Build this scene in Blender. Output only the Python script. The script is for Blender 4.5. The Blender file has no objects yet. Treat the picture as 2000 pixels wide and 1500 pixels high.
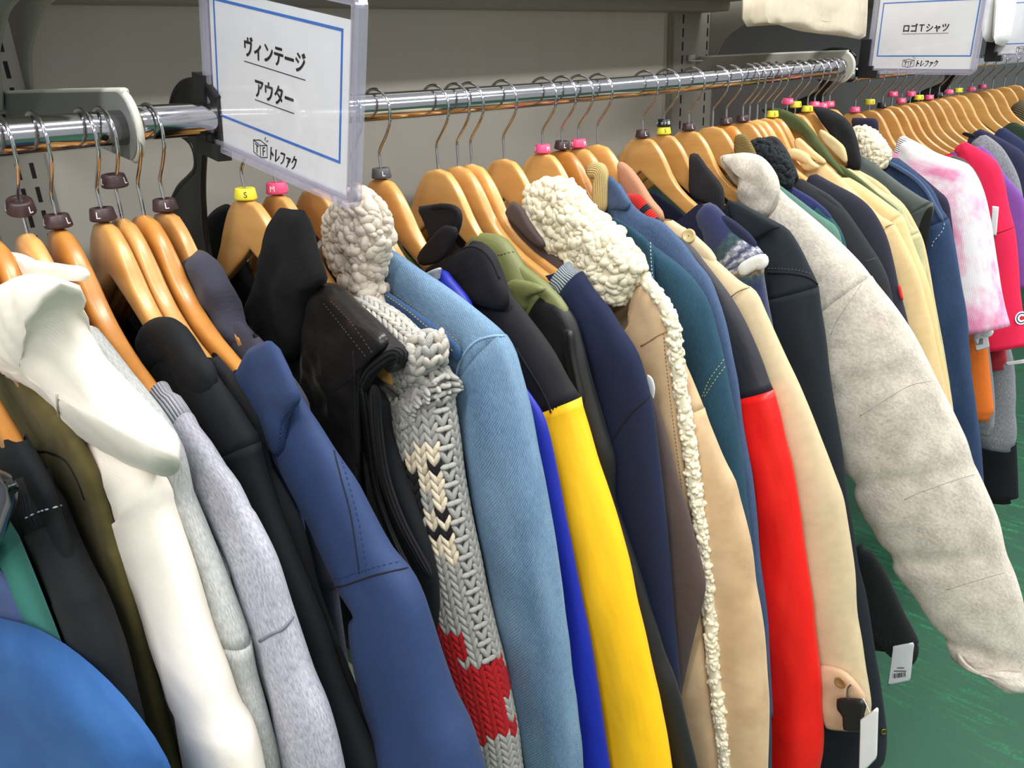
import bpy, math, random
import numpy as np
from mathutils import Vector, Matrix, noise
from mathutils.bvhtree import BVHTree

SC = bpy.context.scene
COL = SC.collection
random.seed(7)

# ---------------------------------------------------------------- camera, world, lamps, exposure
ZR = 1.35                      # height of the hanging rail above the floor
YR = 0.8195                    # distance of the rail from the camera, towards the wall
ZCAM = ZR + 0.0431
RM = np.array([[0.7025783790952955, -0.2921899494237494, 0.6488517971644788],
               [-0.7104472701472091, -0.2359915121850746, 0.6630027771563106],
               [-0.04059923112825908, -0.9267864045357747, -0.37338808604379126]])
FPX = 1570.0
cam_d = bpy.data.cameras.new('camera'); cam = bpy.data.objects.new('camera', cam_d); COL.objects.link(cam)
cam_d.sensor_width = 36.0; cam_d.lens = FPX / 2000 * 36.0; cam_d.clip_start = 0.02
_r = RM @ np.array([1, 0, 0]); _u = RM @ np.array([0, -1, 0]); _b = RM @ np.array([0, 0, -1])
cam.matrix_world = Matrix(((_r[0], _u[0], _b[0], 0), (_r[1], _u[1], _b[1], 0), (_r[2], _u[2], _b[2], ZCAM), (0, 0, 0, 1)))
SC.camera = cam
CAMP = np.array([0.0, 0.0, ZCAM])

W = bpy.data.worlds.new('store'); SC.world = W; W.use_nodes = True
W.node_tree.nodes['Background'].inputs[0].default_value = (0.93, 0.97, 1.0, 1)
W.node_tree.nodes['Background'].inputs[1].default_value = 0.5

def lamp(name, loc, size, power, rot=(0, 0, 0), col=(1, 0.985, 0.96)):
    d = bpy.data.lights.new(name, 'AREA'); d.shape = 'RECTANGLE'; d.size, d.size_y = size
    d.energy = power; d.color = col
    o = bpy.data.objects.new(name, d); COL.objects.link(o); o.location = loc; o.rotation_euler = rot
    return o
# rows of fluorescent fixtures over the aisle, running along the rack
for i, lx in enumerate((-2.4, -0.9, 0.6, 2.1, 3.6)):
    lamp('ceiling_lamp', (lx, 0.05, ZR + 1.35), (1.2, 0.16), 29)
for i, lx in enumerate((-3.6, -1.4, 0.8, 3.0)):
    lamp('ceiling_lamp', (lx, -1.9, ZR + 1.45), (1.2, 0.3), 36)

SC.view_settings.view_transform = 'Standard'
SC.view_settings.look = 'None'
SC.view_settings.exposure = 0.0
SC.view_settings.gamma = 1.0
SC.view_settings.use_curve_mapping = False

# ---------------------------------------------------------------- geometry helpers
def ray(px, py):
    return RM @ np.array([(px - 1000) / FPX, (py - 750) / FPX, 1.0])
def at(px, py, X=None, Y=None, Z=None):
    """the measured point where a sight line meets the plane the thing hangs or stands in"""
    r = ray(px, py)
    t = X / r[0] if X is not None else (Y / r[1] if Y is not None else (Z - ZCAM) / r[2])
    return CAMP + r * t
def srgb(c):
    out = []
    for v in c:
        v = v / 255.0
        out.append(v / 12.92 if v <= 0.04045 else ((v + 0.055) / 1.055) ** 2.4)
    return (out[0], out[1], out[2], 1.0)

ROOTLOC = {}
def rootloc(o):
    while o.parent is not None: o = o.parent
    return ROOTLOC.get(o.name, (0, 0, 0))
def tag(o, label, cat, group=None):
    o['label'] = label; o['category'] = cat
    if group: o['group'] = group
    return o
def thing(name, label, cat, loc, group=None):
    o = bpy.data.objects.new(name, None); COL.objects.link(o); o.empty_display_size = 0.05
    o.location = loc; ROOTLOC[o.name] = tuple(loc)
    return tag(o, label, cat, group)
def mk(name, verts, faces, mats, parent=None, uvs=None, midx=None, smooth=True, label=None):
    """link one mesh object; verts are world coordinates"""
    me = bpy.data.meshes.new(name)
    v = np.asarray(verts, float)
    if parent is not None: v = v - np.array(rootloc(parent))
    me.from_pydata(v.tolist(), [], faces)
    for m in (mats if isinstance(mats, (list, tuple)) else [mats]): me.materials.append(m)
    if midx is not None: me.polygons.foreach_set('material_index', midx)
    if smooth: me.polygons.foreach_set('use_smooth', [True] * len(me.polygons))
    if uvs is not None:
        uvl = me.uv_layers.new(name='UVMap')
        li = np.zeros(len(me.loops), dtype=np.int32); me.loops.foreach_get('vertex_index', li)
        uvl.data.foreach_set('uv', np.asarray(uvs, np.float32)[li].ravel())
    me.update()
    o = bpy.data.objects.new(name, me); COL.objects.link(o)
    if parent is not None: o.parent = parent
    if label: o['label'] = label
    return o
def structure(o):
    o['kind'] = 'structure'; return o

class MB:
    def __init__(s): s.v = []; s.f = []; s.m = []; s.uv = []
    def add(s, v, f, m=0, uv=None):
        b = len(s.v); s.v += [tuple(p) for p in v]; s.f += [tuple(i + b for i in q) for q in f]; s.m += [m] * len(f)
        s.uv += list(uv) if uv is not None else [(p[0] + p[1], p[2]) for p in v]
    def box(s, lo, hi, m=0):
        x0, y0, z0 = lo; x1, y1, z1 = hi
        v = [(x0, y0, z0), (x1, y0, z0), (x1, y1, z0), (x0, y1, z0), (x0, y0, z1), (x1, y0, z1), (x1, y1, z1), (x0, y1, z1)]
        s.add(v, [(3, 2, 1, 0), (4, 5, 6, 7), (0, 1, 5, 4), (1, 2, 6, 5), (2, 3, 7, 6), (3, 0, 4, 7)], m)
    def rod(s, pts, r, n=10, m=0, cap=True):
        v, f, uv = sweep(pts, r, n, cap); s.add(v, f, m, uv)
    def plate(s, poly, x0, x1, m=0, axis=0):
        """a flat plate: outline (a, b) extruded along one axis"""
        n = len(poly)
        def P(a, b, c): return (c, a, b) if axis == 0 else ((a, c, b) if axis == 1 else (a, b, c))
        v = [P(a, b, x0) for a, b in poly] + [P(a, b, x1) for a, b in poly]
        f = [tuple(range(n - 1, -1, -1)), tuple(range(n, 2 * n))]
        f += [(i, (i + 1) % n, n + (i + 1) % n, n + i) for i in range(n)]
        s.add(v, f, m)
    def build(s, name, mats, parent=None, smooth=False, label=None):
        return mk(name, s.v, s.f, mats, parent, s.uv, s.m, smooth, label)

def sweep(pts, r, n=10, cap=True):
    P = np.asarray(pts, float); k = len(P)
    R = np.full(k, r) if np.isscalar(r) else np.asarray(r, float)
    T = np.gradient(P, axis=0); T /= np.linalg.norm(T, axis=1)[:, None] + 1e-12
    ref = np.array([0.13, 0.31, 0.94]) if abs(T[0][2]) < 0.9 else np.array([0.93, 0.3, 0.1])
    A = np.cross(T[0], ref); A /= np.linalg.norm(A)
    v = []; f = []; uv = []; L = 0
    for i in range(k):
        A = A - T[i] * (A @ T[i]); A /= np.linalg.norm(A); B = np.cross(T[i], A)
        if i: L += np.linalg.norm(P[i] - P[i - 1])
        for j in range(n):
            t = 2 * math.pi * j / n
            v.append(P[i] + R[i] * (math.cos(t) * A + math.sin(t) * B)); uv.append((t * R[i], L))
    for i in range(k - 1):
        for j in range(n):
            f.append((i * n + j, i * n + (j + 1) % n, (i + 1) * n + (j + 1) % n, (i + 1) * n + j))
    if cap:
        f.append(tuple(range(n - 1, -1, -1))); f.append(tuple(range((k - 1) * n, k * n)))
    return v, f, uv

def catmull(P, step):
    """smooth a 2-D or 3-D polyline and resample it by length"""
    P = np.asarray(P, float); n = len(P); out = []
    for i in range(n - 1):
        p0 = P[i - 1] if i else 2 * P[0] - P[1]
        p1, p2 = P[i], P[i + 1]
        p3 = P[i + 2] if i + 2 < n else 2 * P[-1] - P[-2]
        for t in np.linspace(0, 1, 16, endpoint=False):
            out.append(0.5 * (2 * p1 + (p2 - p0) * t + (2 * p0 - 5 * p1 + 4 * p2 - p3) * t * t + (3 * p1 - p0 - 3 * p2 + p3) * t ** 3))
    out.append(P[-1]); out = np.array(out)
    d = np.concatenate([[0], np.cumsum(np.linalg.norm(np.diff(out, axis=0), axis=1))])
    m = max(3, int(d[-1] / step) + 1); s = np.linspace(0, d[-1], m)
    return np.stack([np.interp(s, d, out[:, k]) for k in range(out.shape[1])], 1), s
def chaikin(P, it=2):
    P = np.asarray(P, float)
    for _ in range(it):
        Q = np.roll(P, -1, 0); P = np.stack([0.78 * P + 0.22 * Q, 0.22 * P + 0.78 * Q], 1).reshape(-1, P.shape[1])
    return P
def nz(x, y, z): return noise.noise(Vector((x, y, z)))
def lerp_list(L, t):
    if np.isscalar(L): return L
    k = t * (len(L) - 1); i = min(int(k), len(L) - 2); return L[i] + (L[i + 1] - L[i]) * (k - i)

# ---------------------------------------------------------------- materials
MATS = {}
def nodes_of(name):
    m = bpy.data.materials.new(name); m.use_nodes = True
    nt = m.node_tree; b = nt.nodes['Principled BSDF']
    return m, nt, b
class NT:
    def __init__(s, nt): s.nt = nt
    def n(s, t, **kw):
        o = s.nt.nodes.new(t)
        for k, v in kw.items():
            if k.startswith('i_'):
                o.inputs[int(k[2:]) if k[2:].isdigit() else k[2:].replace('_', ' ')].default_value = v
            else: setattr(o, k, v)
        return o
    def l(s, a, b): s.nt.links.new(a, b)
    def mapped(s, scale, rot=(0, 0, 0), obj=False):
        tc = s.n('ShaderNodeTexCoord'); mp = s.n('ShaderNodeMapping')
        mp.inputs['Scale'].default_value = scale; mp.inputs['Rotation'].default_value = rot
        s.l(tc.outputs['Object' if obj else 'UV'], mp.inputs['Vector']); return mp.outputs[0]
    def noise(s, vec, sc=1, det=3, rough=.5):
        o = s.n('ShaderNodeTexNoise'); o.inputs['Scale'].default_value = sc; o.inputs['Detail'].default_value = det
        o.inputs['Roughness'].default_value = rough; s.l(vec, o.inputs['Vector']); return o.outputs[0]
    def wave(s, vec, sc, axis='X', dist=0, det=1):
        o = s.n('ShaderNodeTexWave', wave_type='BANDS', bands_direction=axis); o.inputs['Scale'].default_value = sc
        o.inputs['Distortion'].default_value = dist; o.inputs['Detail'].default_value = det; s.l(vec, o.inputs['Vector']); return o.outputs['Fac']
    def ramp(s, fac, stops):
        o = s.n('ShaderNodeValToRGB'); e = o.color_ramp.elements
        while len(e) < len(stops): e.new(0.5)
        for k, (p, c) in enumerate(stops): e[k].position = p; e[k].color = c if len(c) == 4 else (*c, 1)
        s.l(fac, o.inputs[0]); return o.outputs[0]
    def mix(s, fac, a, b, mode='MIX'):
        o = s.n('ShaderNodeMix', data_type='RGBA', blend_type=mode)
        if hasattr(fac, 'node'): s.l(fac, o.inputs[0])
        else: o.inputs[0].default_value = fac
        for k, v in ((6, a), (7, b)):
            if hasattr(v, 'node'): s.l(v, o.inputs[k])
            else: o.inputs[k].default_value = v
        return o.outputs[2]
    def math(s, op, a, b=0.5):
        o = s.n('ShaderNodeMath', operation=op)
        for k, v in ((0, a), (1, b)):
            if hasattr(v, 'node'): s.l(v, o.inputs[k])
            else: o.inputs[k].default_value = v
        return o.outputs[0]
    def bump(s, h, strength, dist, bsdf, prev=None):
        o = s.n('ShaderNodeBump'); o.inputs['Strength'].default_value = strength; o.inputs['Distance'].default_value = dist
        s.l(h, o.inputs['Height'])
        if prev is not None: s.l(prev, o.inputs['Normal'])
        s.l(o.outputs[0], bsdf.inputs['Normal']); return o.outputs[0]

def dark(c, k): return tuple(v * k for v in c)
def fab(name, rgb, kind='plain', rgb2=None, rough=0.85, sheen=0.25, k=1.0):
    """cloth of one kind; UV coordinates are metres on the cloth"""
    if name in MATS: return MATS[name]
    m, nt, b = nodes_of(name); N = NT(nt); c = srgb(rgb); c2 = srgb(rgb2 if rgb2 else dark(rgb, .8))
    b.inputs['Roughness'].default_value = rough
    b.inputs['Sheen Weight'].default_value = sheen; b.inputs['Sheen Roughness'].default_value = 0.5
    b.inputs['Sheen Tint'].default_value = (*[min(1, v * .6 + .25) for v in c[:3]], 1)
    b.inputs['Specular IOR Level'].default_value = 0.3
    uv = N.mapped((1, 1, 1)); col = None
    if kind == 'plain':
        f = N.noise(uv, 60, 3); col = N.mix(f, srgb(dark(rgb, .93)), srgb(tuple(min(255, v * 1.05) for v in rgb)))
        w = N.wave(N.mapped((1, 1, 1), (0, 0, .8)), 190, 'X', 1); p = N.bump(w, .3, .0005, b)
        N.bump(N.noise(uv, 35, 3), .25, .003, b, p)
    elif kind == 'jersey':
        w = N.wave(uv, 170, 'X', 2.0, 2); f = N.noise(N.mapped((500, 90, 1)), 1, 3)
        col = N.mix(N.math('MULTIPLY', f, .8), c, c2); p = N.bump(w, .15, .0005, b); N.bump(N.noise(uv, 25, 2), .25, .004, b, p)
    elif kind == 'heather':
        f = N.noise(N.mapped((520, 130, 1)), 1, 4, .7); g = N.noise(uv, 40, 3)
        r = N.ramp(f, [(.36, c2), (.62, c)]); col = N.mix(N.math('MULTIPLY', g, .25), r, c2)
        p = N.bump(f, .35, .001, b); N.bump(N.wave(uv, 330, 'X', 2, 2), .3, .0006, b, p)
    elif kind == 'denim':
        w = N.wave(N.mapped((1, 1, 1), (0, 0, .6)), 150, 'X', 3.2, 3); f = N.noise(N.mapped((620, 120, 1)), 1, 4, .75)
        g = N.noise(N.mapped((22, 6, 1)), 1, 3); h = N.math('ADD', N.math('MULTIPLY', w, .3), N.math('MULTIPLY', f, .85))
        r = N.ramp(h, [(.3, c2), (.75, c)]); fade = N.ramp(g, [(.35, c2), (.7, c)])
        col = N.mix(.4, r, fade); p = N.bump(h, .6, .001, b); N.bump(N.noise(uv, 22, 3), .25, .004, b, p)
    elif kind in ('rib', 'cord'):
        sc = (250 if kind == 'cord' else 150) * k
        w = N.wave(uv, sc / 6.283 * 2 * 1.57, 'X', .3, 1)
        col = N.mix(N.math('MULTIPLY', N.math('SUBTRACT', 1.0, w), .7 if kind == 'cord' else .5), c, c2); p = N.bump(w, .9, .0025 if kind == 'rib' else .0015, b)
        N.bump(N.noise(uv, 500, 2), .3, .0006, b, p)
    elif kind == 'leather':
        v = N.n('ShaderNodeTexVoronoi'); v.inputs['Scale'].default_value = 420; N.l(uv, v.inputs['Vector'])
        g = N.noise(uv, 12, 4); col = N.ramp(g, [(.4, c), (.75, c2)]); p = N.bump(v.outputs[0], .15, .0006, b); N.bump(N.noise(N.mapped((30, 90, 1)), 1, 4), .35, .003, b, p)
        b.inputs['Sheen Weight'].default_value = 0; b.inputs['Specular IOR Level'].default_value = .5
    elif kind == 'nylon':
        g = N.noise(N.mapped((16, 5, 1)), 1, 3); h = N.noise(N.mapped((40, 14, 1)), 1, 3, .6); col = N.mix(g, c, srgb(dark(rgb, .94)))
        p = N.bump(g, .35, .012, b); N.bump(h, .25, .004, b, p); b.inputs['Specular IOR Level'].default_value = .5
    elif kind == 'suede':
        g = N.noise(uv, 14, 4, .6); f = N.noise(uv, 900, 2); r = N.ramp(g, [(.35, c2), (.65, c)])
        col = N.mix(N.math('MULTIPLY', f, .25), r, c2); p = N.bump(f, .3, .0006, b); N.bump(g, .2, .004, b, p)
    elif kind == 'fleece':
        f = N.noise(N.mapped((260, 170, 1), (0, 0, .7)), 1, 5, .75); g = N.noise(N.mapped((34, 22, 1), (0, 0, .7)), 1, 3, .6)
        h = N.math('ADD', N.math('MULTIPLY', f, .55), N.math('MULTIPLY', g, .45))
        col = N.ramp(h, [(.38, c2), (.6, c)]); p = N.bump(f, .5, .0015, b); N.bump(g, .3, .004, b, p)
    elif kind == 'wool':
        f = N.noise(uv, 260, 5, .8); col = N.mix(f, c2, c); N.bump(f, .8, .0016, b)
    if col is not None: N.l(col, b.inputs['Base Color'])
    MATS[name] = m; return m
def solid(name, rgb, rough=.5, metal=0, spec=.5, coat=0):
    if name in MATS: return MATS[name]
    m, nt, b = nodes_of(name); N = NT(nt); b.inputs['Roughness'].default_value = rough
    f = N.noise(N.mapped((40, 40, 40), obj=True), 1, 2); N.l(N.mix(f, srgb(dark(rgb, .95)), srgb(rgb)), b.inputs['Base Color'])
    b.inputs['Metallic'].default_value = metal; b.inputs['Specular IOR Level'].default_value = spec; b.inputs['Coat Weight'].default_value = coat
    MATS[name] = m; return m
def chrome_mat():
    m, nt, b = nodes_of('chrome'); N = NT(nt); b.inputs['Metallic'].default_value = 1
    b.inputs['Base Color'].default_value = (.54, .54, .56, 1)
    s = N.noise(N.mapped((6, 300, 300), obj=True), 1, 4, .7); N.l(N.ramp(s, [(.3, (.07,) * 3), (.75, (.2,) * 3)]), b.inputs['Roughness'])
    N.bump(s, .04, .0005, b); return m
def wood_mat(name, rgb, rgb2):
    m, nt, b = nodes_of(name); N = NT(nt)
    oi = N.n('ShaderNodeObjectInfo'); tc = N.n('ShaderNodeTexCoord'); ad = N.n('ShaderNodeVectorMath', operation='ADD')
    cb = N.n('ShaderNodeCombineXYZ'); N.l(N.math('MULTIPLY', oi.outputs['Random'], 9.0), cb.inputs[0]); N.l(N.math('MULTIPLY', oi.outputs['Random'], 5.0), cb.inputs[2])
    N.l(tc.outputs['Object'], ad.inputs[0]); N.l(cb.outputs[0], ad.inputs[1])
    mp = N.n('ShaderNodeMapping'); mp.inputs['Scale'].default_value = (30, 7, 46); mp.inputs['Rotation'].default_value = (.35, 0, 0); N.l(ad.outputs[0], mp.inputs[0])
    f = N.noise(mp.outputs[0], 1, 5, .6); mp2 = N.n('ShaderNodeMapping'); mp2.inputs['Scale'].default_value = (8, 4, 8); N.l(ad.outputs[0], mp2.inputs[0]); g = N.noise(mp2.outputs[0], 1, 2)
    r = N.ramp(f, [(.3, srgb(rgb2)), (.7, srgb(rgb))]); r = N.mix(N.math('MULTIPLY', g, .35), r, srgb(dark(rgb2, .85)))
    hv = N.n('ShaderNodeHueSaturation'); N.l(r, hv.inputs['Color']); N.l(N.math('ADD', N.math('MULTIPLY', oi.outputs['Random'], .3), .82), hv.inputs['Value']); N.l(hv.outputs[0], b.inputs['Base Color'])
    b.inputs['Roughness'].default_value = .33; b.inputs['Coat Weight'].default_value = .3; b.inputs['Coat Roughness'].default_value = .22
    N.bump(f, .05, .001, b); return m
def clear_mat(name, tint, gloss=.06, haze=0):
    m = bpy.data.materials.new(name); m.use_nodes = True; nt = m.node_tree; nt.nodes.clear(); N = NT(nt)
    o = N.n('ShaderNodeOutputMaterial'); t = N.n('ShaderNodeBsdfTransparent'); t.inputs[0].default_value = tint
    g = N.n('ShaderNodeBsdfGlossy'); g.inputs['Roughness'].default_value = .06; lw = N.n('ShaderNodeLayerWeight'); fo = N.math('MULTIPLY', N.math('POWER', lw.outputs['Facing'], 4.0), .55)
    x = N.n('ShaderNodeMixShader'); N.l(N.math('ADD', fo, gloss), x.inputs[0]); N.l(t.outputs[0], x.inputs[1]); N.l(g.outputs[0], x.inputs[2]); h = N.n('ShaderNodeBsdfDiffuse'); h.inputs[0].default_value = (.66, .65, .76, 1); y = N.n('ShaderNodeMixShader'); y.inputs[0].default_value = haze
    N.l(x.outputs[0], y.inputs[1]); N.l(h.outputs[0], y.inputs[2]); N.l(y.outputs[0], o.inputs[0])
    return m

M_CHROME = chrome_mat()
M_WOOD = wood_mat('hanger_wood_pale', (232, 178, 106), (208, 150, 80))
M_WOOD2 = wood_mat('hanger_wood_amber', (222, 156, 76), (196, 126, 54))
M_BLACKP = solid('black_plastic', (30, 30, 32), .4)
M_PAINT = solid('painted_steel', (168, 166, 156), .5)
M_PAINTD = solid('grey_steel_plate', (122, 124, 122), .45)
M_SLOT = solid('slot_shadow_steel', (16, 16, 18), .7)
M_WHITE = solid('white_card', (238, 240, 242), .55)
M_INK = solid('black_ink', (38, 34, 36), .6)
M_BLUEINK = solid('blue_ink', (62, 120, 205), .6)
M_CLEAR = clear_mat('clear_acrylic', (.975, .975, .985, 1), .03)
M_EDGE = clear_mat('acrylic_edge', (.93, .925, .965, 1), .06, .22)
M_RING = {'brown': solid('brown_ring', (66, 46, 48), .4), 'pink': solid('pink_ring', (236, 82, 128), .4), 'yellow': solid('yellow_ring', (236, 224, 62), .4),
          'grey': solid('grey_ring', (80, 80, 84), .4), 'black': solid('black_ring', (28, 26, 30), .4)}
# ---------------------------------------------------------------- garment builders
def uz(P): return np.stack([YR - P[:, 1], P[:, 2] - ZR], 1)
def plane_pts(px, X, k=0):
    if not k: return np.array([at(x, y, X=X) for x, y in px])
    out = []                                        # a garment turned on its hook: X grows by k per metre towards the aisle
    for x, y in px: r = ray(x, y); out.append(CAMP + r * ((X + k * YR) / (r[0] + k * r[1])))
    return np.array(out)

def tube_rings(px, X, a, b, step=.011, n=30, wr=.004, seed=0, p=2.2, fit=True, kz=1.0, xtra=.06, pinch=()):
    """sweep a soft flattened tube whose outer edge follows the measured edge of the cloth in the plane it hangs in"""
    P0 = uz(plane_pts(px, X))
    d0 = np.concatenate([[0], np.cumsum(np.linalg.norm(np.diff(P0, axis=0), axis=1))])
    if px[-1][1] > 1440: P0 = np.vstack([P0, P0[-1] + (P0[-1] - P0[-2]) / np.linalg.norm(P0[-1] - P0[-2]) * np.array([[.10], [.2]])])   # runs on below the picture
    R, s = catmull(P0, step); L = s[-1]; k = len(R); d0 = d0 / L
    T = np.gradient(R, axis=0); T /= np.linalg.norm(T, axis=1)[:, None]
    w = 2
    for _ in range(3):
        T2 = T.copy()
        for i in range(k): T2[i] = T[max(0, i - w):i + w + 1].mean(0)
        T = T2 / np.linalg.norm(T2, axis=1)[:, None]
    V = np.zeros((k, n, 3)); UV = np.zeros((k, n, 2)); nX = np.array([1., 0, 0])
    for i in range(k):
        t = s[i] / L; ai = lerp_list(a, t); bi = lerp_list(b, t)
        for ix, dp, wd in pinch:
            q_ = 1 - dp * math.exp(-((t - d0[ix]) * L / wd) ** 2); ai *= 1 - (1 - q_) * .35; bi *= q_
        m2 = np.array([T[i, 1], -T[i, 0]])
        m = np.array([0, -m2[0], m2[1]]); T3 = np.array([0, -T[i, 0], T[i, 1]])
        P = np.array([X, YR - R[i, 0], ZR + R[i, 1]])
        al = m * ai
        if fit:
            v = P - CAMP; v /= np.linalg.norm(v); e = np.cross(v, T3); e /= np.linalg.norm(e)
            if e @ m > 0: e = -e
            H = math.sqrt((ai * (m @ e)) ** 2 + (bi * e[0]) ** 2)
            k_ = H / max(.05, -(m @ e)); k2 = min(k_, ai + xtra)          # pull the tube back until its outline falls on the measured edge
            al = m * k2 + (nX * max(-.05, min(.05, (-H - k2 * (m @ e)) / e[0])) if abs(e[0]) > .2 else 0)
        c = P + al
        for j in range(n):
            ph = 2 * math.pi * j / n; cc, ss = math.cos(ph), math.sin(ph)
            cx = math.copysign(abs(cc) ** (2 / p), cc); sy = math.copysign(abs(ss) ** (2 / p), ss)
            d = wr * (1.1 * nz(s[i] * 7 * kz, cc * 1.1 + seed, ss * 1.1 + .37 * seed) + .6 * nz(s[i] * 19 * kz + cc * 1.5, cc * 2.2 + seed, ss * 2.2)) * (.25 + .75 * ss * ss)
            V[i, j] = c - m * cx * (ai + d) + nX * sy * (bi + d)
            UV[i, j] = ((ph if ph <= math.pi else 2 * math.pi - ph) * (ai + bi) * .5, s[i])
    return V, UV, s, d0
def rings_mesh(V, UV, cap=True):
    k, n = V.shape[:2]; v = V.reshape(-1, 3); f = []
    for i in range(k - 1):
        for j in range(n):
            f.append((i * n + j, i * n + (j + 1) % n, (i + 1) * n + (j + 1) % n, (i + 1) * n + j))
    if cap: f.append(tuple(range(n - 1, -1, -1))); f.append(tuple(range((k - 1) * n, k * n)))
    return v, f, UV.reshape(-1, 2)
def shrink_end(V, which, t=.45):
    """round the open end of a tube over"""
    for q, sc in ((0, t), (1, .82)):
        i = q if which == 0 else -1 - q; c = V[i].mean(0); V[i] = c + (V[i] - c) * sc
    return V

def body_mesh(px, X, b, zb, uside, ztop=None, seed=0, nrow=46, n=44, fold=.006, x0=0, neck=None):
    """front and back hanging from the hanger: hollow, open at the neck, wrapped over the wooden shoulders"""
    P = uz(plane_pts(px, X)); u0 = neck or max(.06, min(.16, P[0, 0] + .004))
    if ztop is None: ztop = float(np.interp(u0, HU, HT)) + .004
    zs = np.concatenate([np.linspace(ztop, -.30, 20), np.linspace(-.32, zb, nrow - 20)]); v = []; uv = []
    def uR(z): return max(.03, min(uside, float(np.interp(.007 - z, [-q for q in HT], HU)) + .010 + max(0, -.24 - z) * .1))
    for i, z in enumerate(zs):
        ur = uR(z); ul = -min(ur, .218); c = (ur + ul) / 2; h = (ur - ul) / 2; bi = b * min(1, .92 + (ztop - z) / .12)
        for j in range(n):
            ph = 2 * math.pi * j / n; cc, ss = math.cos(ph), math.sin(ph)
            u = c + h * math.copysign(abs(cc) ** .75, cc); dep = min(1, max(0, -.24 - z) / .2)
            x = bi * math.copysign(abs(ss) ** .55, ss) + fold * dep * nz(u * 14 + seed, z * 2.2, seed * 1.7 + (0 if ss > 0 else 3))
            zz = z - .055 * max(0, 1 - (abs(u) / max(u0, .08)) ** 2) * max(0, 1 - (ztop - z) / .12)      # the neck dips below the wood
            v.append((X + x0 + x, YR - u, ZR + zz)); uv.append((u, -zz))
    f = []
    for i in range(len(zs) - 1):
        for j in range(n): f.append((i * n + j, i * n + (j + 1) % n, (i + 1) * n + (j + 1) % n, (i + 1) * n + j)[::-1])
    return v, f, uv

def flap_mesh(px, X, h, it=2, K=9, n0=0, wr=.003, seed=0, lean=(0, 0), p=4.5, both=True, step=.008, k=0):
    """a cushion-like piece of cloth cut to a measured outline; h is half its thickness"""
    Q = chaikin(uz(plane_pts(px, X, k)), it)
    Qc = np.vstack([Q, Q[:1]]); d = np.concatenate([[0], np.cumsum(np.linalg.norm(np.diff(Qc, axis=0), axis=1))])
    m = max(24, min(160, int(d[-1] / step))); s = np.linspace(0, d[-1], m, endpoint=False)
    Q = np.stack([np.interp(s, d, Qc[:, 0]), np.interp(s, d, Qc[:, 1])], 1)
    x, y = Q[:, 0], Q[:, 1]; x1, y1 = np.roll(x, -1), np.roll(y, -1); cr = x * y1 - x1 * y; A = cr.sum() / 2
    c = np.array([((x + x1) * cr).sum() / (6 * A), ((y + y1) * cr).sum() / (6 * A)])
    v = []; uv = []; f = []
    def put(q, sg, ss):
        hh = h * max(0, 1 - ss ** p) ** .5
        w = wr * (nz(q[0] * 16 + seed, q[1] * 16, seed * 2.1) + .6 * nz(q[0] * 40, q[1] * 40 + seed, seed)) * min(1, (1 - ss) * 6)
        u, z = q
        v.append((X + k * u + n0 + sg * hh - w + lean[0] * (u - c[0]) + lean[1] * (z - c[1]), YR - u, ZR + z)); uv.append((u, z))
    S = [1 - (i / K) ** 1.0 for i in range(K)]
    for q in Q: put(q, 0, 1)
    idx = [list(range(m))]
    for sg in ((-1, 1) if both else (-1,)):
        prev = idx[0]
        for ss in S[1:]:
            cur = []
            for q in Q: cur.append(len(v)); put(c + (q - c) * ss, sg, ss)
            for j in range(m):
                fc = (prev[j], prev[(j + 1) % m], cur[(j + 1) % m], cur[j]); f.append(fc if sg > 0 else fc[::-1])
            prev = cur
        t = len(v); put(c, sg, 0)
        for j in range(m):
            fc = (prev[j], prev[(j + 1) % m], t); f.append(fc if sg > 0 else fc[::-1])
    return v, f, uv
def flap(name, px, X, h, mat, parent, label=None, ribs=None, **kw):
    v, f, uv = flap_mesh(px, X, h, **kw)
    if ribs:                       # the ribs run from one measured point to another
        q = uz(plane_pts(ribs, X)); d = q[1] - q[0]; d /= np.linalg.norm(d); uv = [(p[0] * d[1] - p[1] * d[0], p[0] * d[0] + p[1] * d[1]) for p in uv]
    o = mk(name, v, f, mat, parent, uv, label=label); reg(parent, v, f); return o

_th = np.linspace(0, 2 * math.pi, 9)[:-1]; _ph = np.linspace(0, math.pi, 6)
ELL_V = np.array([(0, 0, 1)] + [(math.sin(p) * math.cos(t), math.sin(p) * math.sin(t), math.cos(p)) for p in _ph[1:-1] for t in _th] + [(0, 0, -1)])
ELL_F = [(0, 1 + j, 1 + (j + 1) % 8) for j in range(8)] + [(1 + r * 8 + j, 9 + r * 8 + j, 9 + r * 8 + (j + 1) % 8, 1 + r * 8 + (j + 1) % 8) for r in range(3) for j in range(8)] + [(33, 25 + (j + 1) % 8, 25 + j) for j in range(8)]
def ellipsoid(mb, c, ax, r_long, r_a, r_b, nrm, m=0):
    """a small fat curl of wool: long axis ax, lying against nrm"""
    ax = ax / np.linalg.norm(ax); nr = nrm - ax * (nrm @ ax); nr /= np.linalg.norm(nr) + 1e-9; s = np.cross(ax, nr)
    v = c + ELL_V[:, 2:3] * ax * r_long + ELL_V[:, 0:1] * s * r_a + ELL_V[:, 1:2] * nr * r_b
    mb.add(v, ELL_F, m, [(p[1], p[2]) for p in v])

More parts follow.
